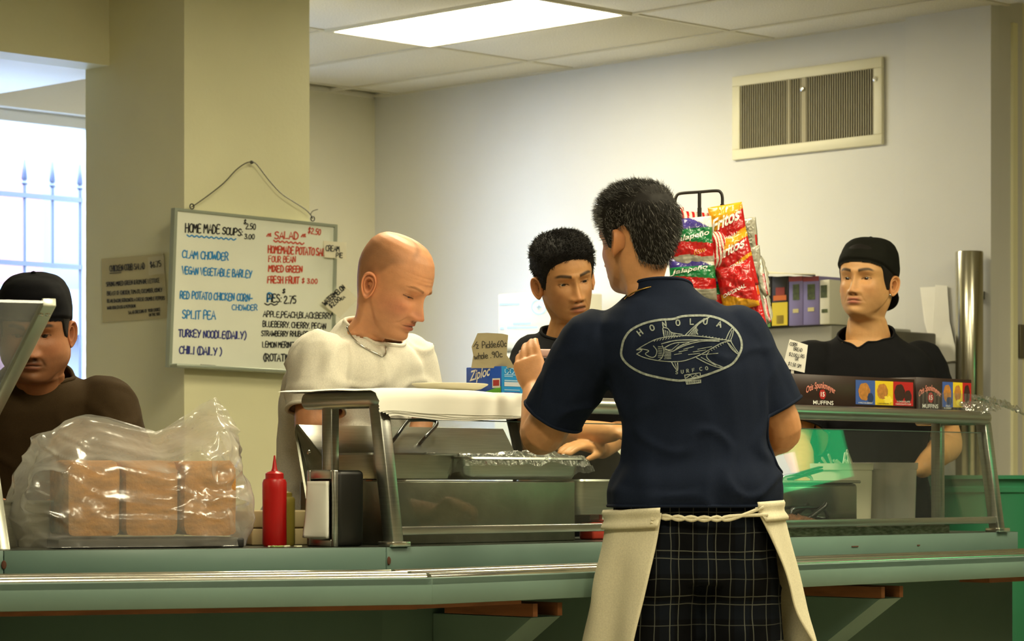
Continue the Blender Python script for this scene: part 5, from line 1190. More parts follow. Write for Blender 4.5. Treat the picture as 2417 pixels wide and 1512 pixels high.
# ---------------------------------------------------------------- the customer, seen from behind
D1 = 6.42; me1 = person('man in navy T-shirt, white apron and plaid shorts facing the counter', P(1635, 1400, D1))
q1 = quat(-140, 6, 0); piv = head_pivot(1503, 568, D1+.03, q1, .985); fn1 = pose_fn(piv, q1, quat(-166, 10, 15), .985)
sk1 = 'c88f60'
hd1 = make_head(nu=200, nv=170, skin=sk1, redness=.15, stubble=.12, ear_out=30, jaw=1.04)
pel1, nk1 = P(1638, 1252, D1), P(1556, 695, D1+.02)
shL, elL, wrL = P(1400, 812, D1+.02), P(1282, 1022, D1+.10), P(1263, 925, D1+.28)
shR, elR, wrR = P(1738, 800, D1+.02), P(1846, 1010, D1+.04), P(1745, 1085, D1+.22)
mb = MB(); loft(mb, torso_secs(pel1, nk1, -172, 1.0, -.012, (-1, 1.0), lat=.035)); legs(mb, pel1, -172, 1.0)
upper(mb, shL, elL, wrL, 1.0, (.060, .052, .052, .047, .031)); upper(mb, shR, elR, wrR, 1.0, (.060, .052, .046, .045, .030))
hd_dir = (P(1238, 815, D1+.33)-wrL)
hand(mb, wrL, hd_dir, Vector((.25, 1, -.1)), 1, curl=(.22, .28, .30, .42), thumb=.8, k=.98, spread=(.10, -.02, -.10, -.16))
hand(mb, wrR, Vector((-.7, .5, .1)), Vector((-.3, -.4, -1)), 1, curl=(.5, .5, .5, .5), k=.98)
body1 = finish_body(mb, .0045, hd1, fn1, sk1, me1, smooth_it=2)
# hair: short, black going grey at the sides
base = hd1[4]; rg = np.random.default_rng(1)
hl1 = [(0, .068), (.35, .064), (.7, .052), (.95, .040), (1.12, .020), (1.25, -.020), (1.42, -.026), (1.52, -.012), (1.58, .018), (1.80, .024), (1.98, .005), (2.12, -.026), (2.4, -.062), (2.8, -.072), (3.2, -.073)]
shl = shell(base, hl1, lambda az, z: .005+.004*sstep(-.05, .07, z), (.0025, 55), edge=.03)
def grey(rng, p):
    side = min(1, max(0, (.105-p[2])/.06))*min(1, max(0, (.115-p[1])/.10)); g = rng.random()
    if g < .12+.52*side: v = rng.uniform(.09, .34); return (v, v*.95, v*.84)
    v = rng.uniform(.010, .032); return (v, v*.86, v*.72)
def comb1(p):
    d = np.array((p[0]*4, .35, -.9)) if p[1] > -.02 else np.array((p[0]*3, -.75, .05)); 
    if p[2] > .085: d = np.array((p[0]*3, -.5, .25))
    if -.02 <= p[1] < .05 and p[2] < .085: d = np.array((p[0]*4, .75, -.55))
    return d
st = strands(rg, shl[0], shl[2], shl[3], 13000, lambda p: .017+.008*max(0, min(1, (p[2]+.02)/.10)), comb1, .00042, .28, grey, lift=.20)
hair_obj(shl, st, fn1, me1, '17130f')
# T-shirt
navy = cloth('navy_jersey', '141c2e')
mb = MB(); wmul = lambda t: 1.0+.06*math.exp(-((t-.05)/.14)**2)
loft(mb, [s_ for s_ in torso_secs(pel1+UP*.03, nk1, -172, 1.0, .014, (-.15, 1.1), wmul, lat=.035)], ex=2.25)
for t_, dz in ((-.02, 0),): pass
c1 = sleeve(mb, shL, elL, .80, .080, .074); c2 = sleeve(mb, shR, elR, .80, .080, .072)
hemz = P(0, 1193, D1).z
wr_n = cloth_wrinkle(.006, (11, 11, 3.5), 2.0, .002)
def wr1(p, n):
    a_ = max(0.0, min(1.0, 1-(p.z-hemz)/.5)); blouse = .016*math.exp(-((p.z-hemz-.05)/.05)**2)
    return wr_n(p, n)*(.45+1.0*a_)+blouse
nkc = nk1+UP*.018; nq = quat(-166, 14, 0).to_matrix()@UP
tee1, surf1, _ = garment(mb, .0075, [c1, c2, (Vector((pel1.x, pel1.y, hemz)), -UP, .6), (Vector(nkc), nq, .098)], 't_shirt', navy, me1, wr1, rib=.0042)
# back print: oval badge, fish, lettering
pf1 = proj(surf1); prn = pm('faded_print', '8f968e', rough=.85, noise=(160, .35)); haze = pm('faded_print_dim', '2c3642', rough=.9, noise=(40, .4))
zx_, zy_ = 6.3, 6.3
Z = lambda pts: [(1420+x/6.3, 700+y/6.3) for x, y in pts]
oval = Z([(300, 760), (330, 640), (430, 500), (620, 400), (850, 345), (1060, 330), (1200, 290), (1400, 278), (1600, 285), (1800, 345), (1950, 450), (2050, 580), (2085, 720), (2050, 850), (1950, 990), (1800, 1070), (1620, 1140), (1460, 1190), (1240, 1240), (1080, 1240), (850, 1200), (620, 1140), (430, 1040), (320, 930), (290, 840), (300, 760)])
surf_ribbons([oval], 2.6, pf1, prn, me1, 'print_ring')
def word_arc(letters, cen, parent, sz):
    pl = []
    for ch, x, y, an in letters:
        ls, w = stroke_text(ch, .0, smooth=False); ca, sa = math.cos(math.radians(an)), math.sin(math.radians(an))
        for l in ls: pl.append([(1420+(x+(p.x-.3)*sz*1.25*ca+(p.y-.5)*sz*sa)/6.3, 700+(y+(p.x-.3)*sz*1.25*sa-(p.y-.5)*sz*ca)/6.3) for p in l])
    return pl
for L_ in [('H', 570, 530, -38), ('O', 750, 460, -22), ('N', 935, 410, -14), ('O', 1135, 385, -6), ('L', 1345, 370, 0), ('U', 1545, 370, 8), ('A', 1755, 405, 18)]: surf_ribbons(word_arc([L_], 0, me1, 85), 1.5, pf1, prn, me1, 'print_letter', smooth=False)
for L_ in [('S', 1118, 1122, 0), ('U', 1200, 1115, -4), ('R', 1280, 1100, -8), ('F', 1365, 1090, -10), ('C', 1475, 1072, -10), ('O', 1562, 1062, -12)]: surf_ribbons(word_arc([L_], 0, me1, 52), .9, pf1, prn, me1, 'print_letter', smooth=False)
fish = [Z([(520, 790), (640, 715), (830, 625), (1080, 585), (1350, 580), (1600, 605), (1800, 635), (1930, 655)]), Z([(520, 850), (640, 905), (850, 950), (1080, 965), (1250, 945), (1450, 870), (1650, 760), (1800, 680), (1930, 655)]), Z([(520, 790), (600, 790), (570, 820), (520, 850)]), Z([(560, 770), (700, 800), (650, 850), (740, 900), (800, 880), (820, 800), (770, 730)]), Z([(900, 720), (925, 800), (900, 900), (850, 940)]),
        Z([(930, 760), (1080, 690), (1300, 670), (1500, 640), (1800, 640)]), Z([(890, 700), (1100, 650), (1400, 640), (1700, 640)]), Z([(940, 770), (1060, 810), (1150, 740), (1300, 680)]), Z([(1060, 810), (1250, 720), (1500, 660), (1750, 660)]),
        Z([(930, 590), (910, 470), (980, 470), (1040, 530), (1200, 560)]), Z([(1245, 570), (1400, 420), (1500, 345), (1600, 305)]), Z([(1600, 305), (1450, 400), (1400, 480), (1430, 560)]), Z([(1300, 560), (1420, 420), (1540, 330)]), Z([(1850, 630), (1900, 520), (1960, 450), (1950, 560), (1920, 640)]), Z([(1870, 680), (1950, 790), (2050, 860), (1980, 760), (1920, 660)]),
        Z([(1410, 905), (1550, 980), (1700, 1040), (1820, 1055), (1650, 980), (1560, 890), (1600, 810)]), Z([(1040, 970), (1080, 1040), (1130, 1090), (1130, 980)])]
surf_ribbons(fish, 1.0, pf1, prn, me1, 'print_fish')
hatch = [Z([(930+i*30, 590), (925+i*26, 490+i*10)]) for i in range(7)]+[Z([(1330+i*22, 565), (1400+i*10, 450+i*14)]) for i in range(4)]+[Z([(780+i*42, 665-i*8), (800+i*42, 640-i*7)]) for i in range(14)]+[Z([(930+(i % 2)*8, 790+i*22), (1030, 785+i*22)]) for i in range(7)]+[Z([(840, 740+i*26), (900, 745+i*26)]) for i in range(7)]+[Z([(1500+i*48, 580+i*8), (1512+i*48, 575+i*8)]) for i in range(8)]+[Z([(1630+i*34, 790-i*20), (1642+i*34, 800-i*20)]) for i in range(7)]+[Z([(1080+i*70, 860-(i % 3)*40), (1190+i*90, 840-(i % 3)*50)]) for i in range(7)]+[Z([(1150, 700), (1040, 790)]), Z([(1220, 700), (1080, 800)]), Z([(1890, 640), (1940, 500)]), Z([(1890, 690), (2000, 820)]), Z([(1480, 900), (1700, 1020)]), Z([(1090, 980), (1120, 1070)])]
surf_ribbons(hatch, .75, pf1, prn, me1, 'print_hatching', smooth=False)['kind'] = 'stuff'
surf_ribbons([Z([(1235, 1165), (1465, 1130), (1470, 1205), (1250, 1240), (1235, 1165)]), Z([(1260, 1205), (1320, 1160), (1350, 1200), (1400, 1160), (1455, 1190)]), Z([(1255, 1255), (1475, 1235), (1475, 1275), (1265, 1300), (1255, 1255)])]+[Z([(1275+i*26, 1292-i*2), (1285+i*26, 1258-i*2)]) for i in range(8)], 1.1, pf1, prn, me1, 'print_patch', smooth=False)
# chain
ring = [Vector((.0600*math.sin(a_), .014+.0600*-math.cos(a_)*(1 if math.cos(a_) < 0 else .95), -.133-.012*math.cos(a_))) for a_ in np.linspace(0, 2*math.pi, 60, endpoint=False)]
mb = MB(); mb.tube([Vector(v) for v in fn1(np.array([tuple(r) for r in ring])).tolist()], .0017, n=6, closed=True); mb.build('necklace', pm('gold', 'd8b060', rough=.25, metal=1), me1, smooth=True)
# plaid shorts
def plaid():
    m = bpy.data.materials.new('plaid_cloth'); m.use_nodes = True; nt = m.node_tree; b = nt.nodes['Principled BSDF']; b.inputs['Roughness'].default_value = .9; b.inputs['Specular IOR Level'].default_value = .1; L = nt.links.new
    tc = nt.nodes.new('ShaderNodeTexCoord'); sp = nt.nodes.new('ShaderNodeSeparateXYZ'); L(tc.outputs['Object'], sp.inputs[0])
    nz = nt.nodes.new('ShaderNodeTexNoise'); nz.inputs['Scale'].default_value = 7; L(tc.outputs['Object'], nz.inputs[0])
    def ma(op, a_, b_=None):
        n = nt.nodes.new('ShaderNodeMath'); n.operation = op
        for i, v in enumerate((a_, b_)):
            if v is None: continue
            if isinstance(v, (int, float)): n.inputs[i].default_value = v
            else: L(v, n.inputs[i])
        return n.outputs[0]
    wob = ma('MULTIPLY', ma('SUBTRACT', nz.outputs[0], .5), .016)
    def lines(co, period, offs, w):
        acc = None
        for o_ in offs:
            f = ma('ABSOLUTE', ma('SUBTRACT', ma('FRACT', ma('ADD', ma('DIVIDE', ma('ADD', co, wob), period), 10+o_)), .5)); l = ma('LESS_THAN', f, w/period/2); acc = l if acc is None else ma('MAXIMUM', acc, l)
        return acc
    v = ma('MAXIMUM', lines(sp.outputs[0], .086, (0, .22), .0021), ma('MULTIPLY', lines(sp.outputs[0], .086, (.62, ), .0020), .75)); h = ma('MAXIMUM', lines(sp.outputs[2], .105, (0, .17), .0021), ma('MULTIPLY', lines(sp.outputs[2], .105, (.62, ), .0018), .6))
    blk = ma('MULTIPLY', ma('ADD', ma('LESS_THAN', ma('FRACT', ma('DIVIDE', sp.outputs[0], .086)), .4), ma('LESS_THAN', ma('FRACT', ma('DIVIDE', sp.outputs[2], .105)), .4)), .5)
    c0 = nt.nodes.new('ShaderNodeMix'); c0.data_type = 'RGBA'; L(blk, c0.inputs[0]); c0.inputs[6].default_value = lin('08090c'); c0.inputs[7].default_value = lin('10151d')
    c1_ = nt.nodes.new('ShaderNodeMix'); c1_.data_type = 'RGBA'; L(ma('MULTIPLY', ma('MINIMUM', ma('ADD', v, h), 1.0), .34), c1_.inputs[0]); L(c0.outputs[2], c1_.inputs[6]); c1_.inputs[7].default_value = lin('8e9086')
    L(c1_.outputs[2], b.inputs['Base Color']); return m
mb = MB(); loft(mb, torso_secs(pel1, nk1, -172, 1.0, .004, (-.25, .3), lambda t: 1.04), n=36)
Rr = rotz(math.radians(-172)); rt, fw1 = Rr@Vector((1, 0, 0)), Rr@Vector((0, -1, 0))
for s in (-1, 1):
    h = pel1+rt*s*.088; h.z = .90; kn = h+rt*s*.030; kn.z = .52; limb(mb, [h, h.lerp(kn, .5), kn, kn-UP*.05], [.106, .106, .104, .104]); 
    g_ = h-fw1*.055+rt*s*-.002; g_.z = .86; limb(mb, [g_+UP*.05, g_-UP*.03], [.078, .078])
garment(mb, .009, [(pel1+rt*-.118+Vector((0, 0, .52-pel1.z)), -UP, .19), (pel1+rt*.118+Vector((0, 0, .52-pel1.z)), -UP, .19)], 'shorts', plaid(), me1, cloth_wrinkle(.004, (9, 9, 5), 5.0), rib=0)
for px0, px1, y in ((1545, 1602, 1262), (1712, 1785, 1262)): pass
# apron wrapped from the front, open at the back
apm = cloth('apron_cotton', 'd8d0b4'); axc = pel1.copy()
def apf(u, v, rad=0.0):
    # u: -1 (left back edge) .. 1 (right back edge); v: 0 waist .. 1 hem
    open_l, open_r = math.radians(24+24*max(v, 0)), math.radians(40+84*max(v, 0))       # half openings at the back
    a0, a1 = math.pi/2*3+open_r, math.pi/2*3+2*math.pi-open_l; an = a0+(a1-a0)*(1-(u+1)/2)
    fl = .12*max(v, 0); rx, ry = .204+fl*.9+rad, .162+fl*.72+rad
    vv = max(v, 0); fold = .020*vv**.7*math.sin(an*6+v*2.5)+.010*vv*math.sin(an*11+1)+.005*mnoise.noise(Vector((an*3, v*6, 0)))
    z = .985-.60*v
    return Vector((axc.x+(rx+fold)*math.cos(an)+.012*v, axc.y+(ry+fold)*math.sin(an), z+.012*math.cos(an)))
mb = MB(); mb.grid(lambda u, v: apf(u*2-1, v), 120, 40); mb.build('apron', apm, me1, smooth='all', solid=.003)
mb = MB(); mb.grid(lambda u, v: apf(u*2-1, v*.075-.02, .006+.003*math.sin(v*9)), 120, 8); mb.build('apron_waistband', apm, me1, smooth='all', solid=.002)
tie = [apf(-1, .02, .006)]; e2 = apf(1, .02, .006)
for k, dz in enumerate((.004, -.004)):
    pts = [apf(-.97, .02+.02*k, .008)]+[Vector((axc.x+.19*math.cos(a_), axc.y+.152*math.sin(a_), .975+dz*(1 if i % 2 else -1)-.008*math.sin((a_-4.0)*2))) for i, a_ in enumerate(np.linspace(math.pi*1.5-.55, math.pi*1.5+.38, 7))]+[apf(.97, .0+.03*k, .008)]
    mb = MB(); mb.tube(catmull(pts, 4), .0042, n=8); mb.build('apron_tie', apm, me1, smooth=True)
shoes(pel1, -172, 1, me1)
# translucent pink tray held up in the raised hand
pt = P(1272, 834, D1+.365); mb = MB(); mb.cbox(pt, .095, .05, .020, rotz(.1)); mb.build('plastic_container', pm('pink_plastic', 'd9b8b0', rough=.3, alpha=.85), bevel=.005, label='pinkish plastic container behind the raised fingers of the customer', cat='container')

# ---------------------------------------------------------------- bald man in white
D2 = 7.05; me2 = person('bald man in white T-shirt with silver chain looking down at his work', P(800, 1300, 7.32))
q2 = quat(60, 26, 2); sc2 = 1.04; piv = head_pivot(926, 674, D2, q2, sc2); fn2 = pose_fn(piv, q2, quat(52, 34, 0), sc2); sk2 = 'd2946a'
hd2 = make_head(skin=sk2, lip='a85a44', brow='8a5c38', brow_w=.8, eye_up=.0004, eye_lo=.0012, gaze=(.1, -.25), stubble=.22, stub_col='7a5238', shaved=.42, folds=1.0, brow_ridge=1.5, nose=1.25, chin=1.15, redness=.42, cheek=1.3, neck=1.06)
pel2, nk2 = P(772, 1248, 7.36), P(861, 801, 7.14)
s2a, e2a, w2a = P(754, 856, 7.00), P(744, 1015, 6.95), P(830, 1078, 7.06); s2b, e2b, w2b = P(960, 856, 7.29), P(985, 985, 7.30), P(960, 1078, 7.20)
mb = MB(); loft(mb, torso_secs(pel2, nk2, 52, 1.0, -.01, (-1, 1.0))); legs(mb, pel2, 52, 1.0); upper(mb, s2a, e2a, w2a, 1.0, (.060, .055, .050, .047, .031)); upper(mb, s2b, e2b, w2b)
hand(mb, w2a, Vector((.6, .4, -.3)), Vector((0, 0, -1)), 1, k=.95); hand(mb, w2b, Vector((-.6, 0, -.3)), Vector((-.3, 0, -1)), -1, k=.95)
finish_body(mb, .006, hd2, fn2, sk2, me2)
white_j = cloth('white_jersey', 'e6e0d0')
mb = MB(); loft(mb, torso_secs(pel2-UP*.02, nk2+UP*.01, 52, 1.0, .020, (-.3, 1.1), lambda t: 1.03+.09*math.exp(-((t-.25)/.25)**2))); c1 = sleeve(mb, s2a, e2a, .70, .084, .072); c2 = sleeve(mb, s2b, e2b, .80, .080, .078)
nkc = P(870, 770, 7.13); nq = quat(52, 36).to_matrix()@UP
tee2, surf2, _ = garment(mb, .0085, [c1, c2, (nkc, nq, .095), (pel2-UP*.10, -UP, .4)], 't_shirt', white_j, me2, cloth_wrinkle(.0075, (11, 11, 4), 9.0, .0022), rib=.006)
pf2 = proj(surf2); pth = [(818, 770), (828, 790), (842, 806), (858, 818), (876, 828), (893, 836), (903, 841), (910, 834), (912, 818)]
pts = [pf2(x, y, .003) for x, y in pth]; pts = [p for p in pts if p is not None]
if len(pts) > 3:
    mb = MB(); mb.tube(catmull(pts, 5), [.0026 if i % 2 else .0016 for i in range((len(pts)-1)*5+1)], n=6); mb.build('necklace', pm('silver', 'd9d8d0', rough=.2, metal=1), me2, smooth='all')
trousers(pel2, 52, 1.0, me2); shoes(pel2, 52, 1, me2)

# ---------------------------------------------------------------- young man in black
D3 = 7.86; me3 = person('young man with short black hair and black T-shirt behind the customer', P(1345, 1300, 7.95))
q3 = quat(19, 12, -11); sc3 = 1.0; piv = head_pivot(1334, 660, D3, q3, sc3); fn3 = pose_fn(piv, q3, quat(22, 8, 0), sc3); sk3 = 'cb9460'
hd3 = make_head(skin=sk3, lip='a4604c', brow='17110c', brow_w=1.25, eye_up=.0038, eye_lo=.0028, gaze=(.16, -.16), mouth_open=.0035, iris='1c100a', redness=.15, nose_w=1.12, nose=.92, width=1.0, jaw=1.02, stubble=.06)
pel3, nk3 = P(1352, 1240, 7.98), P(1336, 803, 7.93)
s3a, e3a, w3a = P(1262, 850, 7.92), P(1278, 1022, 7.86), P(1445, 1020, 7.62); s3b, e3b, w3b = P(1425, 850, 8.02), P(1470, 1010, 7.98), P(1420, 1060, 7.70)
mb = MB(); loft(mb, torso_secs(pel3, nk3, 20, .95, -.01, (-1, 1.0))); legs(mb, pel3, 20, 1.0); upper(mb, s3a, e3a, w3a, .95); upper(mb, s3b, e3b, w3b, .95)
hand(mb, w3a, Vector((1, -.1, .1)), Vector((0, .3, -1)), 1, k=.95); hand(mb, w3b, Vector((-.6, -.5, .1)), Vector((0, .2, -1)), -1, k=.95)
finish_body(mb, .006, hd3, fn3, sk3, me3)
base = hd3[4]; rg = np.random.default_rng(2)
hl3 = [(0, .068), (.3, .066), (.6, .058), (.85, .046), (1.0, .030), (1.15, .005), (1.30, -.020), (1.45, -.022), (1.55, .012), (1.8, .018), (2.0, -.005), (2.2, -.045), (2.6, -.075), (3.2, -.082)]
shl = shell(base, hl3, lambda az, z: .004+.010*sstep(.0, .08, z), (.003, 60), edge=.024)
st = strands(rg, shl[0], shl[2], shl[3], 6000, lambda p: .008+.009*max(0, min(1, (p[2]-.01)/.08)), lambda p: np.array((p[0]*4, -.55 if p[2] > .05 else .2, .1 if p[2] > .06 else -.7)), .0007, .3, lambda r, p: tuple(np.array((.010, .0085, .0075))*r.uniform(.6, 1.8)), lift=.35)
hair_obj(shl, st, fn3, me3, '100d0b')
blk = cloth('black_jersey', '121214')
mb = MB(); loft(mb, torso_secs(pel3-UP*.02, nk3+UP*.01, 20, .95, .016, (-.3, 1.1))); c1 = sleeve(mb, s3a, e3a, .78, .074, .070); c2 = sleeve(mb, s3b, e3b, .78, .074, .070)
nkc = nk3+UP*.022; nq = quat(20, 20).to_matrix()@UP
garment(mb, .009, [c1, c2, (nkc, nq, .10), (pel3-UP*.10, -UP, .4)], 't_shirt', blk, me3, cloth_wrinkle(.004, (9, 9, 4), 4.0), rib=.005)
mb = MB(); loft(mb, [s_ for s_ in torso_secs(pel3-UP*.04, nk3, 20, .95, .030, (-.22, .52))]); co, nr, fs = remeshed(mb, .012, 4)
trousers(pel3, 20, 1.0, me3); shoes(pel3, 20, 1, me3)

# ---------------------------------------------------------------- man in backwards cap
D4 = 8.85; me4 = person('man in black V-neck and backwards black cap at the right end of the counter', P(2050, 1300, 8.9))
q4 = quat(-31, -3, 2); sc4 = 1.04; piv = head_pivot(2046, 664, D4, q4, sc4); fn4 = pose_fn(piv, q4, quat(-16, 2, 0), sc4); sk4 = 'cf9c66'
hd4 = make_head(skin=sk4, lip='b06458', brow='17110c', brow_w=1.2, eye_up=.0042, eye_lo=.0030, gaze=(-.05, .02), stubble=.20, stub_col='5a4230', width=1.04, jaw=1.12, chin=1.05, nose_w=1.1, lips=1.15, redness=.18, neck=1.2)
pel4, nk4 = P(2052, 1215, 8.92), P(2046, 797, 8.88)
s4a, e4a, w4a = P(1915, 862, 8.86), P(1878, 1040, 8.80), P(1900, 1130, 8.58); s4b, e4b, w4b = P(2172, 862, 8.94), P(2238, 1045, 8.95), P(2178, 1105, 8.74)
mb = MB(); loft(mb, torso_secs(pel4, nk4, -12, 1.08, -.01, (-1, 1.0))); legs(mb, pel4, -12, 1.02); upper(mb, s4a, e4a, w4a, 1.08); upper(mb, s4b, e4b, w4b, 1.08)
hand(mb, w4a, Vector((.2, -.6, -.3)), Vector((.3, -.2, -1)), -1); hand(mb, w4b, Vector((-.7, -.5, -.1)), Vector((0, .2, -1)), 1)
finish_body(mb, .006, hd4, fn4, sk4, me4)
base = hd4[4]
hl4 = [(0, .066), (.5, .062), (.9, .045), (1.05, .025), (1.2, -.005), (1.35, -.030), (1.48, -.030), (1.56, .008), (1.8, .012), (2.0, -.02), (2.3, -.07), (3.2, -.10)]
shl = shell(base, hl4, .004, (0, 1), edge=.012); hair_obj(shl, (np.zeros((0, 3)), [], np.zeros((0, 3))), fn4, me4, '14100d')
def cap_shell(base, fn, parent, col, line, th, extra=None, bill=True):
    m_ = cloth('cap_'+col, col); c = thing_part('cap', parent)
    V, F_, N, ok = shell(base, line, th, (.0015, 30), lo=.003, edge=.006, extra=extra)
    o = add_shell(V, F_, fn, 'cap', m_, parent)
    if bill:
        mb = MB()
        def bf(u, v):
            an = (u*2-1)*math.radians(62); bx, by = .078*math.sin(an), .006+.104*math.cos(an); out = v*.068*math.cos(an*.9)**.6
            p = np.array([[bx*(1+.12*v), by+out*.42, .002-.016*math.cos(an)-out*.92+.012*(abs(math.sin(an))**2)]]); return Vector(fn_noneck(fn, p)[0])
        mb.grid(bf, 26, 12); b_ = mb.build('bill', m_, o, smooth='all', solid=.004)
        mb = MB(); mb.lathe([(0, .008), (.006, .006), (.008, 0)], Vector(fn(np.array([[0, .012, .123+th]]))[0]), n=14); mb.build('button', m_, o, smooth='all')
    return o
def thing_part(a_, b_): return None
def fn_noneck(fn, p):                                           # rigidly with the head, not with the neck
    q = p.copy(); dz = q[:, 2]; r = fn(np.array([[0, 0, 0.0], [1, 0, 0], [0, 1, 0], [0, 0, .05]])); o_, ex_, ey_ = r[0], r[1]-r[0], r[2]-r[0]; ez_ = (r[3]-r[0])/.05
    return o_+q[:, 0:1]*ex_+q[:, 1:2]*ey_+q[:, 2:3]*ez_
cap_shell(base, fn4, me4, '15150f', [(0, .056), (.5, .054), (.9, .046), (1.2, .034), (1.5, .022), (1.8, .010), (2.2, -.008), (2.7, -.018), (3.2, -.020)], .010, lambda x, y, z, az: .004*sstep(.06, .12, z)-.010*sstep(-.02, -.07, y)*sstep(.06, .10, z))
mb = MB()
eo = Vector(fn4(np.array([[.0755, .006, -.041]]))[0]); mb.lathe([(0, -.004), (.0045, -.002), (.005, 0), (.0045, .002), (0, .004)], eo+Vector((0, -.004, 0)), n=12); mb.build('earring', pm('silver', 'd9d8d0'), me4, smooth=True)
mb = MB(); loft(mb, torso_secs(pel4-UP*.02, nk4+UP*.008, -12, 1.08, .018, (-.3, 1.1))); c1 = sleeve(mb, s4a, e4a, .80, .084, .080); c2 = sleeve(mb, s4b, e4b, .72, .084, .080)
nkc = nk4+UP*.022; nq = quat(-14, 38).to_matrix()@UP
vq_ = quat(-14, 60).to_matrix()@UP; vp = P(2026, 822, 8.76)
vp = P(2030, 822, 8.72)
garment(mb, .009, [c1, c2, (nkc, quat(-14, 22).to_matrix()@UP, .105), (pel4-UP*.10, -UP, .4)], 't_shirt', blk, me4, cloth_wrinkle(.004, (8, 8, 4), 14.0), rib=.004, vcut=(vp, Vector((.69, 0, .72)), Vector((-.59, 0, .8)), .16))
trousers(pel4, -12, 1.02, me4); shoes(pel4, -12, 1, me4)

# ---------------------------------------------------------------- man in brown with black cap
D5 = 6.85; me5 = person('man in brown T-shirt and black cap standing behind the tilted glass', P(80, 1300, 7.12))
q5 = quat(3, 15, 0); sc5 = 1.03; piv = head_pivot(82, 778, D5, q5, sc5); fn5 = pose_fn(piv, q5, quat(6, 30, 0), sc5); sk5 = 'ac7550'
hd5 = make_head(skin=sk5, lip='86503e', brow='130d0a', brow_w=1.35, eye_up=.0040, eye_lo=.0030, gaze=(.05, .12), stubble=.32, stub_col='3a2a20', moustache=.75, width=1.04, jaw=1.16, fat=.8, nose_w=1.22, nose=1.05, cheek=.8, redness=.15, neck=1.15)
pel5, nk5 = P(80, 1268, 7.12), P(86, 893, 6.98)
s5a, e5a, w5a = P(-92, 962, 6.98), P(-150, 1130, 6.95), P(-60, 1180, 6.75); s5b, e5b, w5b = P(246, 966, 6.98), P(300, 1125, 6.96), P(215, 1175, 6.78)
mb = MB(); loft(mb, torso_secs(pel5, nk5, 6, 1.05, -.01, (-1, 1.0))); legs(mb, pel5, 6, 1.0); upper(mb, s5a, e5a, w5a, 1.05); upper(mb, s5b, e5b, w5b, 1.05)
hand(mb, w5a, Vector((.6, -.5, -.1)), Vector((0, .2, -1)), -1); hand(mb, w5b, Vector((-.7, -.4, -.1)), Vector((0, .2, -1)), 1)
finish_body(mb, .0065, hd5, fn5, sk5, me5)
base = hd5[4]
hl5 = [(0, .066), (.7, .060), (.95, .045), (1.1, .015), (1.25, -.012), (1.42, -.020), (1.52, .008), (1.8, .012), (2.0, -.02), (2.3, -.06), (3.2, -.09)]
shl = shell(base, hl5, .004, (0, 1), edge=.012); hair_obj(shl, (np.zeros((0, 3)), [], np.zeros((0, 3))), fn5, me5, '14100d')
cap_shell(base, fn5, me5, '0e0e12', [(0, .046), (.5, .045), (.9, .040), (1.2, .032), (1.5, .026), (1.8, .012), (2.2, -.004), (3.2, -.010)], .010, lambda x, y, z, az: .002*sstep(.05, .11, z)+.012*sstep(-.01, -.07, y)*sstep(.05, .09, z))
brn = cloth('brown_jersey', '3d2f1c')
mb = MB(); loft(mb, torso_secs(pel5-UP*.02, nk5+UP*.008, 6, 1.05, .020, (-.3, 1.1))); c1 = sleeve(mb, s5a, e5a, .85, .086, .082); c2 = sleeve(mb, s5b, e5b, .85, .086, .082)
nkc = nk5+UP*.020; nq = quat(6, 24).to_matrix()@UP
garment(mb, .009, [c1, c2, (nkc, nq, .10), (pel5-UP*.10, -UP, .4)], 't_shirt', brn, me5, cloth_wrinkle(.0045, (8, 8, 4), 21.0), rib=.006)
trousers(pel5, 6, 1.0, me5); shoes(pel5, 6, 1, me5)
# ================================================================ whiteboard, notes, chip rack, drinks machine
WPL = ab(COLA0, COLB0-.024); WN = -B
wp = lambda x, y, off=0.0: on_plane(x, y, WPL+WN*off, WN)
wbd = thing('whiteboard', 'framed whiteboard menu of soups, salads and pies hanging on the column', 'whiteboard', wp(600, 870))
cor = [(413, 490), (797, 530), (790, 888), (399, 866)]
cx_, cy_ = 600, 690
mb = MB(); mb.prism([wp(*c) for c in cor], B*.014); mb.build('panel', pm('board_white', 'f0f2e2', rough=.16, noise=(3, .06), spec=.6), wbd)
alu = pm('board_frame', 'b4bcae', rough=.35, metal=.6)
def inset(c, k): return (c[0]+(cx_-c[0])*k[0], c[1]+(cy_-c[1])*k[1])
inn = [inset(c, (.035, .035)) for c in cor]
for i in range(4):
    j = (i+1) % 4; mb = MB(); mb.prism([wp(*cor[i], .006), wp(*cor[j], .006), wp(*inn[j], .006), wp(*inn[i], .006)], B*.022); mb.build('frame_side', alu, wbd)
mb = MB(); q = [wp(399, 858), wp(788, 880)]; mb.box(q[0]+WN*.045, q[1]-q[0], B*.045, UP*-.012); mb.build('pen_tray', alu, wbd, bevel=.002)
mb = MB(); q = wp(474, 864, .03); mb.tube([q, q+(wp(508, 866, .03)-q)], .007, n=12); mb.build('marker', black_p, label='black marker lying on the whiteboard tray', cat='marker', smooth=True)
wire = [(452, 488), (462, 482), (490, 462), (528, 432), (556, 402), (578, 386), (593, 382), (606, 388), (632, 422), (662, 455), (690, 474), (718, 492), (732, 505), (738, 516)]
mb = MB(); mb.tube(catmull([wp(x, y, .006) for x, y in wire], 3), .0019, n=6); mb.build('hanging_wire', pm('wire_dark', '2f2a22', rough=.5), wbd, smooth=True)
mb = MB(); mb.tube(catmull([wp(733, 506, .006), wp(738, 498, .006), wp(750, 494, .008)], 4), .0015, n=6); mb.build('wire_tail', MATS['wire_dark'], wbd)
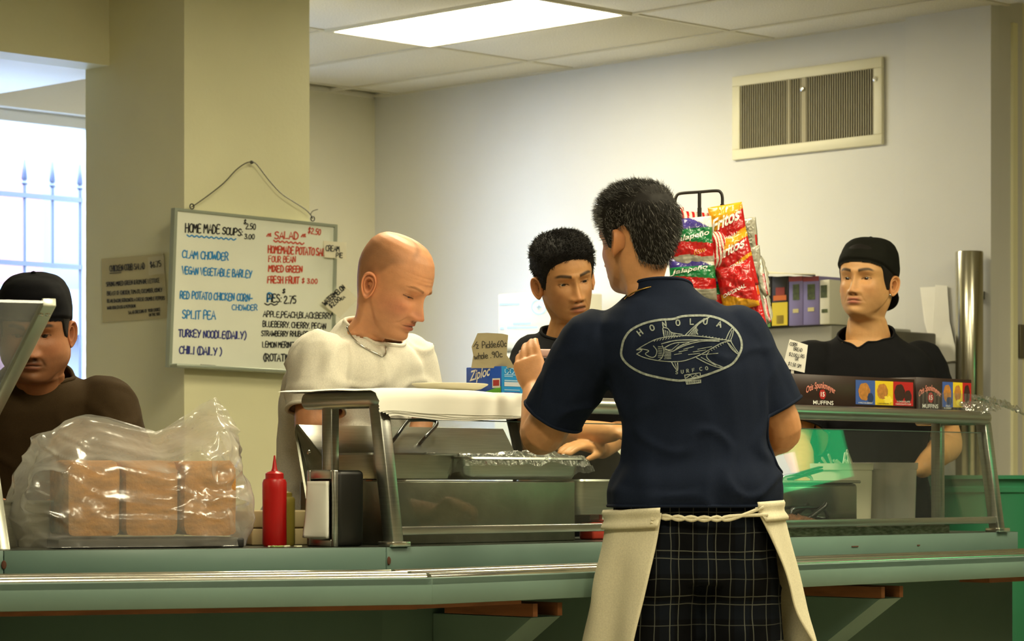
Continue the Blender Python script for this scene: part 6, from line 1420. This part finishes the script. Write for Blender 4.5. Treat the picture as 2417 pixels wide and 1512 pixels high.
for x, y in ((453, 487), (738, 516)):
    mb = MB(); c = wp(x, y, .004); mb.tube([c+(A*math.cos(a_)+UP*math.sin(a_))*.009 for a_ in np.linspace(0, 2*math.pi, 12, endpoint=False)], .0022, n=6, closed=True); mb.build('eyelet', MATS['dark_steel'], wbd, smooth=True)
mb = MB(); mb.lathe([(0, .008), (.006, .006), (.007, 0)], wp(593, 383), n=10, ax=WN); mb.build('nail', MATS['dark_steel'], wbd, smooth=True)
bpl = (WPL, WN); ZB = lambda X, Y: (380+X/2.8, 360+Y/2.8)
def bl(tx, X0, Y0, X1, Y1, H, m_, hw=1.6, **k): a_, b_ = ZB(X0, Y0), ZB(X1, Y1); write_px(tx, a_[0], a_[1], b_[0], b_[1], H/2.8, hw, bpl, m_, wbd, **k)
for tx, X0, Y0, X1, Y1, H, m_ in [('HOME MADE', 160, 527, 388, 535, 58, ink_k), ('SOUPS:', 402, 538, 540, 552, 46, ink_k), ('$', 545, 472, 562, 474, 28, ink_k), ('2.50', 558, 505, 626, 508, 36, ink_k), ('3.00', 550, 570, 620, 572, 32, ink_k),
    ('CLAM CHOWDER', 140, 695, 445, 712, 50, ink_b), ('VEGAN VEGETABLE BARLEY', 137, 800, 600, 828, 48, ink_b), ('RED POTATO CHICKEN CORN-', 125, 962, 607, 984, 48, ink_b), ('CHOWDER', 470, 1040, 637, 1042, 36, ink_b), ('SPLIT PEA', 140, 1095, 360, 1102, 54, ink_b),
    ('TURKEY NOODLE(DAILY)', 115, 1216, 560, 1232, 48, ink_n), ('CHILI (DAILY )', 120, 1326, 400, 1340, 50, ink_n),
    ('* SALAD *', 700, 568, 958, 572, 46, ink_r), ('$2.50', 970, 532, 1055, 546, 38, ink_r), ('HOMEMADE POTATO SAL', 708, 662, 1085, 682, 48, ink_r), ('FOUR BEAN', 710, 722, 890, 727, 40, ink_r), ('MIXED GREEN', 710, 786, 935, 792, 42, ink_r), ('FRESH FRUIT', 703, 860, 912, 866, 44, ink_r), ('$ 3.00', 930, 862, 1035, 866, 32, ink_r),
    ('PIES:', 700, 986, 795, 990, 52, ink_k), ('$', 800, 930, 822, 932, 28, ink_k), ('2.75', 812, 994, 895, 998, 50, ink_k), ('APPLE,PEACH,BLACKBERRY', 675, 1085, 1130, 1098, 38, ink_k), ('BLUEBERRY. CHERRY. PECAN', 672, 1150, 1090, 1166, 38, ink_k), ('STRAWBERRY RHUBARB', 662, 1210, 975, 1216, 34, ink_k), ('LEMON MERINGUE', 670, 1286, 912, 1289, 38, ink_k), ('(ROTATING)', 678, 1376, 890, 1378, 46, ink_k)]: bl(tx, X0, Y0, X1, Y1, H, m_, 1.5 if H > 40 else 1.15)
wav = lambda X0, Y0, X1, Y1, n, a_: [ZB(X0+(X1-X0)*i/n, Y0+(Y1-Y0)*i/n+(a_ if i % 2 else -a_)) for i in range(n+1)]
lines_px([wav(172, 548, 495, 574, 20, 5)], 1.6, bpl, ink_b, wbd); lines_px([wav(745, 584, 945, 602, 14, 5)], 1.6, bpl, ink_r, wbd); lines_px([wav(685, 1001, 770, 1003, 4, 5)], 1.4, bpl, ink_k, wbd)
lines_px([[ZB(705, 985), ZB(706, 930), ZB(735, 935), ZB(738, 960), ZB(710, 965)]], 2.0, bpl, ink_b, wbd)
# notes stuck on the board
def note(label, quad_, texts, off=.012, cat='note'):
    o = thing('paper_note', label, cat, wp(*quad_[0], off)); mb = MB(); mb.prism([wp(x, y, off) for x, y in quad_], B*.001); mb.build('paper', cream_c, o)
    for tx, x0, y0, x1, y1, h, hw in texts: write_px(tx, x0, y0, x1, y1, h, hw, (WPL+WN*off, WN), ink_k, o)
note('small cream note reading CREAM PIE on the whiteboard edge', [(764, 568), (818, 572), (817, 611), (766, 607)], [('CREAM', 769, 592, 801, 593, 13, 1.0), ('PIE', 793, 607, 809, 608, 11, 1.0)])
note('tilted white note with watermelon price at the whiteboard corner', [(758, 714), (812, 668), (842, 706), (802, 750)], [('WATERMELON', 768, 722, 816, 680, 12, 1.2), ('$2.00', 782, 728, 806, 706, 11, 1.1), ('EA', 807, 708, 816, 702, 6, .8)], .02)
# salad sheet on the dim side of the column
SP = ab(COLA0-.004, COLB0); SN = -A; spn = (SP, SN); sp_ = lambda x, y, off=0.0: on_plane(x, y, SP+SN*off, SN)
ss = thing('menu_sheet', 'faded paper sheet listing the chicken cobb salad taped to the column', 'paper sheet', sp_(242, 760))
mb = MB(); mb.prism([sp_(x, y) for x, y in ((240, 611), (385, 598), (397, 750), (242, 760))], A*.002); mb.build('sheet', pm('aged_paper', 'cbbf94', rough=.8, noise=(6, .08)), ss)
mb = MB(); mb.prism([sp_(x, y, .001) for x, y in ((349, 607), (386, 603), (388, 645), (351, 650))], A*.0008); mb.build('price_sticker', pm('sticker', 'cfc6a4', rough=.8), ss)
for tx, x0, y0, x1, y1, h, hw in [('CHICKEN COBB SALAD', 259, 641, 342, 634, 14, .9), ('$6.75', 355, 632, 381, 628, 14, 1.0), ('SPRING MIXED GREEN & ROMAINE LETTUCE', 251, 676, 377, 666, 10, .7), ('BREAST OF CHICKEN, TOMATO, CUCUMBER, KIDNEY', 253, 697, 383, 688, 9, .65), ('BEAN, BACON, GORGONZOLA CHEESE CRUMBLE PEPPERS', 253, 714, 389, 707, 8, .65), ('HARD BOILED EGG & PEPPERONI', 253, 730, 320, 725, 7, .6), ('SALAD DRESSING OF YOUR CHOICE', 303, 741, 378, 733, 7, .6), ('ON THE SIDE', 352, 746, 378, 743, 6, .6)]:
    write_px(tx, x0, y0, x1, y1, h, hw, spn, ink_k, ss, off=.0025)
lines_px([[(259, 645), (286, 643)]], .9, spn, ink_k, ss, off=.0025)
# ---------------------------------------------------------------- chip rack
D6 = 7.55
rk_b = P(1650, 900, D6); rk_b.z = TZ+.014
rack = thing('snack_rack', 'black wire clip rack hung with snack bags behind the customer', 'rack', rk_b)
bw_m = pm('black_wire', '1c1812', rough=.4)
RP = lambda x, y, dd=0.0: P(x, y, D6+dd)
loop = [RP(1594, 500), RP(1593, 478), RP(1597, 462), RP(1608, 456), RP(1650, 453), RP(1690, 450), RP(1701, 454), RP(1705, 466), RP(1705, 488)]
mb = MB(); mb.tube(catmull(loop, 4), .0042, n=10); mb.build('top_loop', bw_m, rack, smooth=True)
mb = MB(); mb.tube([RP(1651, 452), Vector((RP(1651, 452).x, D6, rk_b.z+.012))], .0048, n=10); mb.build('post', bw_m, rack, smooth=True)
for x, y0 in ((1594, 496), (1705, 486)): 
    mb = MB(); c0 = RP(x, y0); mb.cbox(c0-UP*.012, .011, .006, .034); mb.tube([c0, Vector((c0.x, c0.y, 1.48))], .003, n=8); mb.build('clip_strip', bw_m, rack)
mb = MB(); mb.cbox(RP(1651, 505), .011, .008, .034); mb.build('clip', bw_m, rack)
mb = MB(); mb.lathe([(.075, 0), (.075, .006), (.01, .010), (.006, .014)], rk_b, n=32); mb.build('base', bw_m, rack, smooth=True)
BAGM = pm('bag_foil', 'ffffff', rough=.24, attr='Col', spec=.6, bump=(55, .25), metal=.0)
c_ = lambda h: np.array(lin(h)[:3])
RED, YEL, ORG, GRN, PUR, WHI, GRY, DRED = map(c_, ('c01a1c', 'e0a01c', 'e06018', '157a42', '3c2f80', 'dcd8cc', 'a8a494', '8c1016'))
def st_tim(u, v):
    if v > .30: return RED if math.sin(u*22) > .15 else WHI
    if v > .22: return ORG
    return PUR if v > -.25 else WHI
def st_jal(u, v):
    if v > .60: return PUR if v+.5*u < .98 else WHI
    if v+.12*u > .08: return GRN
    if v+.25*math.sin(u*3)*.3 > -.42: return RED
    return GRY
def st_fri(u, v):
    k = v-.35*u
    if k > .45: return YEL
    if k > -.15: return RED
    if k > -.28: return YEL
    return RED if v > -.92 else DRED
def st_org(u, v): return ORG if v > -.3 else RED
def st_back(u, v):
    if abs(u) > .93: return RED if v < .1 else GRY
    n = mnoise.noise(Vector((u*9, v*30, 1)))
    return GRY*.75 if n > .25 and abs(u) < .6 and v > .1 else GRY
def st_red(u, v): return RED if v+.3*u > -.5 else YEL
def st_strip(u, v): return RED if math.sin(u*16) > .1 else WHI
BAGN = {}
def chip_bag(px, py, w_px, h_px, yaw, tilt, style, label, dd=0.0, puff=.030, words=()):
    c = RP(px, py, dd); w, h = w_px*D6/F_PX/2, h_px*D6/F_PX/2
    R = rotz(math.radians(yaw))@Matrix.Rotation(math.radians(tilt), 3, 'Y'); X, Zv, N_ = R@Vector((1, 0, 0)), R@Vector((0, 0, 1)), R@Vector((0, -1, 0))
    o = thing('chip_bag', label, 'snack bag', c-Zv*h, 'snack bags on the rack')
    sd = px*.13+py*.07
    def surf(u, v, s):
        t = max(0, (1-abs(v)**3.2))**.6*max(0, (1-u*u*u*u))**.6; n = mnoise.noise(Vector((u*3+sd, v*3, s)))*.006+abs(mnoise.noise(Vector((u*5-sd, v*6+s, 3))))*-.006
        ww = w*(1-.10*t*(1-abs(u)))
        return c+X*(ww*u)+Zv*(h*v)+N_*(s*(puff*t+.0008)+n*t)
    mb = MB(); cols = []; nu, nv = 41, 61
    for s in (1, -1):
        mb.grid(lambda a_, b_, s=s: surf((a_*2-1)*s, b_*2-1, s), nu, nv)
        for j in range(nv):
            for i in range(nu): cols.append(tuple(style((i/(nu-1)*2-1), j/(nv-1)*2-1) if s > 0 else GRY)+(1,))
    mb.c = cols; mb.build('foil', BAGM, o, smooth='all')
    for tx, u0, v0, ww_, hh_, m_, kw in words: type_on(tx, lambda x, y: surf(u0+x/w, v0+y/h+.35*x/w*kw.get('rise', .3), 1)+N_*.002, w*2*ww_, h*2*hh_, m_, o, shear=kw.get('shear', .2), bold=kw.get('bold', .02), sub=2)
    return o
gw = pm('print_green_dark', '0c5a30', rough=.5)
G = 'snack bags on the rack'
chip_bag(1592, 530, 46, 84, 20, 0, st_strip, 'red and white striped snack bag behind the customer\'s head', .05)
chip_bag(1640, 560, 92, 120, 14, 3, st_tim, 'striped potato chip bag with purple band', .01, .022, [("Tim's", .0, .40, .5, .13, pm('print_red', 'b02a2a'), {})])
chip_bag(1634, 578, 104, 128, 8, -6, st_jal, 'green and red jalapeno chip bag with purple top', -.045, .034, [('Jalapeño', -.1, .28, .85, .13, ink_w, {}), ('LOW', .2, -.28, .3, .08, pm('print_orange', 'd89030', rough=.5), {})])
chip_bag(1636, 660, 108, 104, 6, -4, st_jal, 'green and red jalapeno chip bag hanging under the purple topped one', -.05, .034, [('Jalapeño', -.2, .42, .8, .13, ink_w, {})])
chip_bag(1668, 700, 92, 90, 10, -8, st_jal, 'green chip bag lowest beside the navy shoulder', -.02)
chip_bag(1690, 590, 46, 88, 24, -6, st_strip, 'narrow striped snack bag between the jalapeno and corn chip bags', -.03)
chip_bag(1692, 650, 60, 120, 28, -10, st_strip, 'striped snack bag below the corn chips, edge on', .02)
chip_bag(1722, 556, 82, 148, -10, -9, st_fri, 'red and yellow corn chip bag, topmost on its clip', -.01, .032, [('Fritos', -.05, .48, .9, .20, ink_w, {'shear': .35, 'rise': .5, 'bold': .03}), ('ORIGINAL', -.1, -.12, .7, .07, WHI is not None and ink_w, {'rise': .5})])
chip_bag(1734, 618, 88, 132, -14, -13, st_fri, 'red and yellow corn chip bag, second on its clip', -.03, .032, [('Fritos', .05, .45, .8, .18, ink_w, {'shear': .35, 'rise': .5, 'bold': .03}), ('ORIGINAL', -.1, -.2, .7, .07, ink_w, {'rise': .5})])
chip_bag(1740, 676, 86, 110, -16, -12, st_red, 'red and yellow corn chip bag, third on its clip', -.05, .03, [('ORIGINAL', -.1, -.2, .7, .08, ink_w, {'rise': .5})])
chip_bag(1764, 560, 50, 92, -30, -4, st_back, 'snack bag showing its plain grey back, above the other grey one', .06, .016)
chip_bag(1772, 632, 52, 104, -32, -3, st_back, 'snack bag showing its grey back beside the orange bag', .05, .016)
chip_bag(1768, 700, 56, 84, -24, -14, st_org, 'orange snack bag hanging among the red ones', -.02, .024)
chip_bag(1776, 742, 60, 84, -30, -14, st_red, 'red snack bag lowest beside the tea boxes', -.03, .022)
chip_bag(1796, 655, 34, 100, -62, -18, st_back, 'grey backed snack bag with red edge sticking out towards the tea boxes', .04, .016)
chip_bag(1800, 715, 34, 110, -60, -20, st_back, 'grey backed snack bag with red edge hanging lowest', .03, .016)
# ---------------------------------------------------------------- lit drinks machine on the dining side, mirrored in the guard glass
VC = Vector((3.25, 8.25, 0)); vd = Vector((-.97, -.24, 0)).normalized(); vx = Vector((-vd.y, vd.x, 0))
vm = thing('drinks_machine', 'lit green soft drink vending machine on the dining side of the room', 'vending machine', VC)
mb = MB(); mb.box(VC-vx*.48, vx*.96, -vd*.78, UP*1.83); mb.build('cabinet', pm('machine_dark', '20302a', rough=.4), vm, bevel=.02)
def emit_mat(nm, col, e):
    m = bpy.data.materials.new(nm); m.use_nodes = True; b = m.node_tree.nodes['Principled BSDF']; b.inputs['Base Color'].default_value = lin(col); b.inputs['Emission Color'].default_value = lin(col); b.inputs['Emission Strength'].default_value = e; return m
mb = MB(); mb.box(VC-vx*.13+UP*1.45+vd*.004, vx*.57, -vd*.003, UP*.35); mb.build('lit_front', emit_mat('machine_green', '18b46a', 4.0), vm)
mb = MB(); mb.lathe([(.07, 0), (.07, .002)], VC+vx*.22+vd*.006+UP*1.545, n=40, ax=vd); mb.build('red_dot', emit_mat('machine_red', 'd03030', 3.5), vm)
mb = MB(); mb.box(VC+vx*.06+UP*1.51+vd*.005, vx*.3, -vd*.001, UP*.08); mb.build('white_band', emit_mat('machine_white', 'f0f4f0', 4.0), vm)
for k in range(6): mb = MB(); mb.box(VC+vx*.30+UP*(.62-.0)+vd*.004-UP*.07*k*.0+vx*0+UP*(-.06*k), vx*.10, vd*.008, UP*.04); mb.build('button', white_p, vm, bevel=.003)
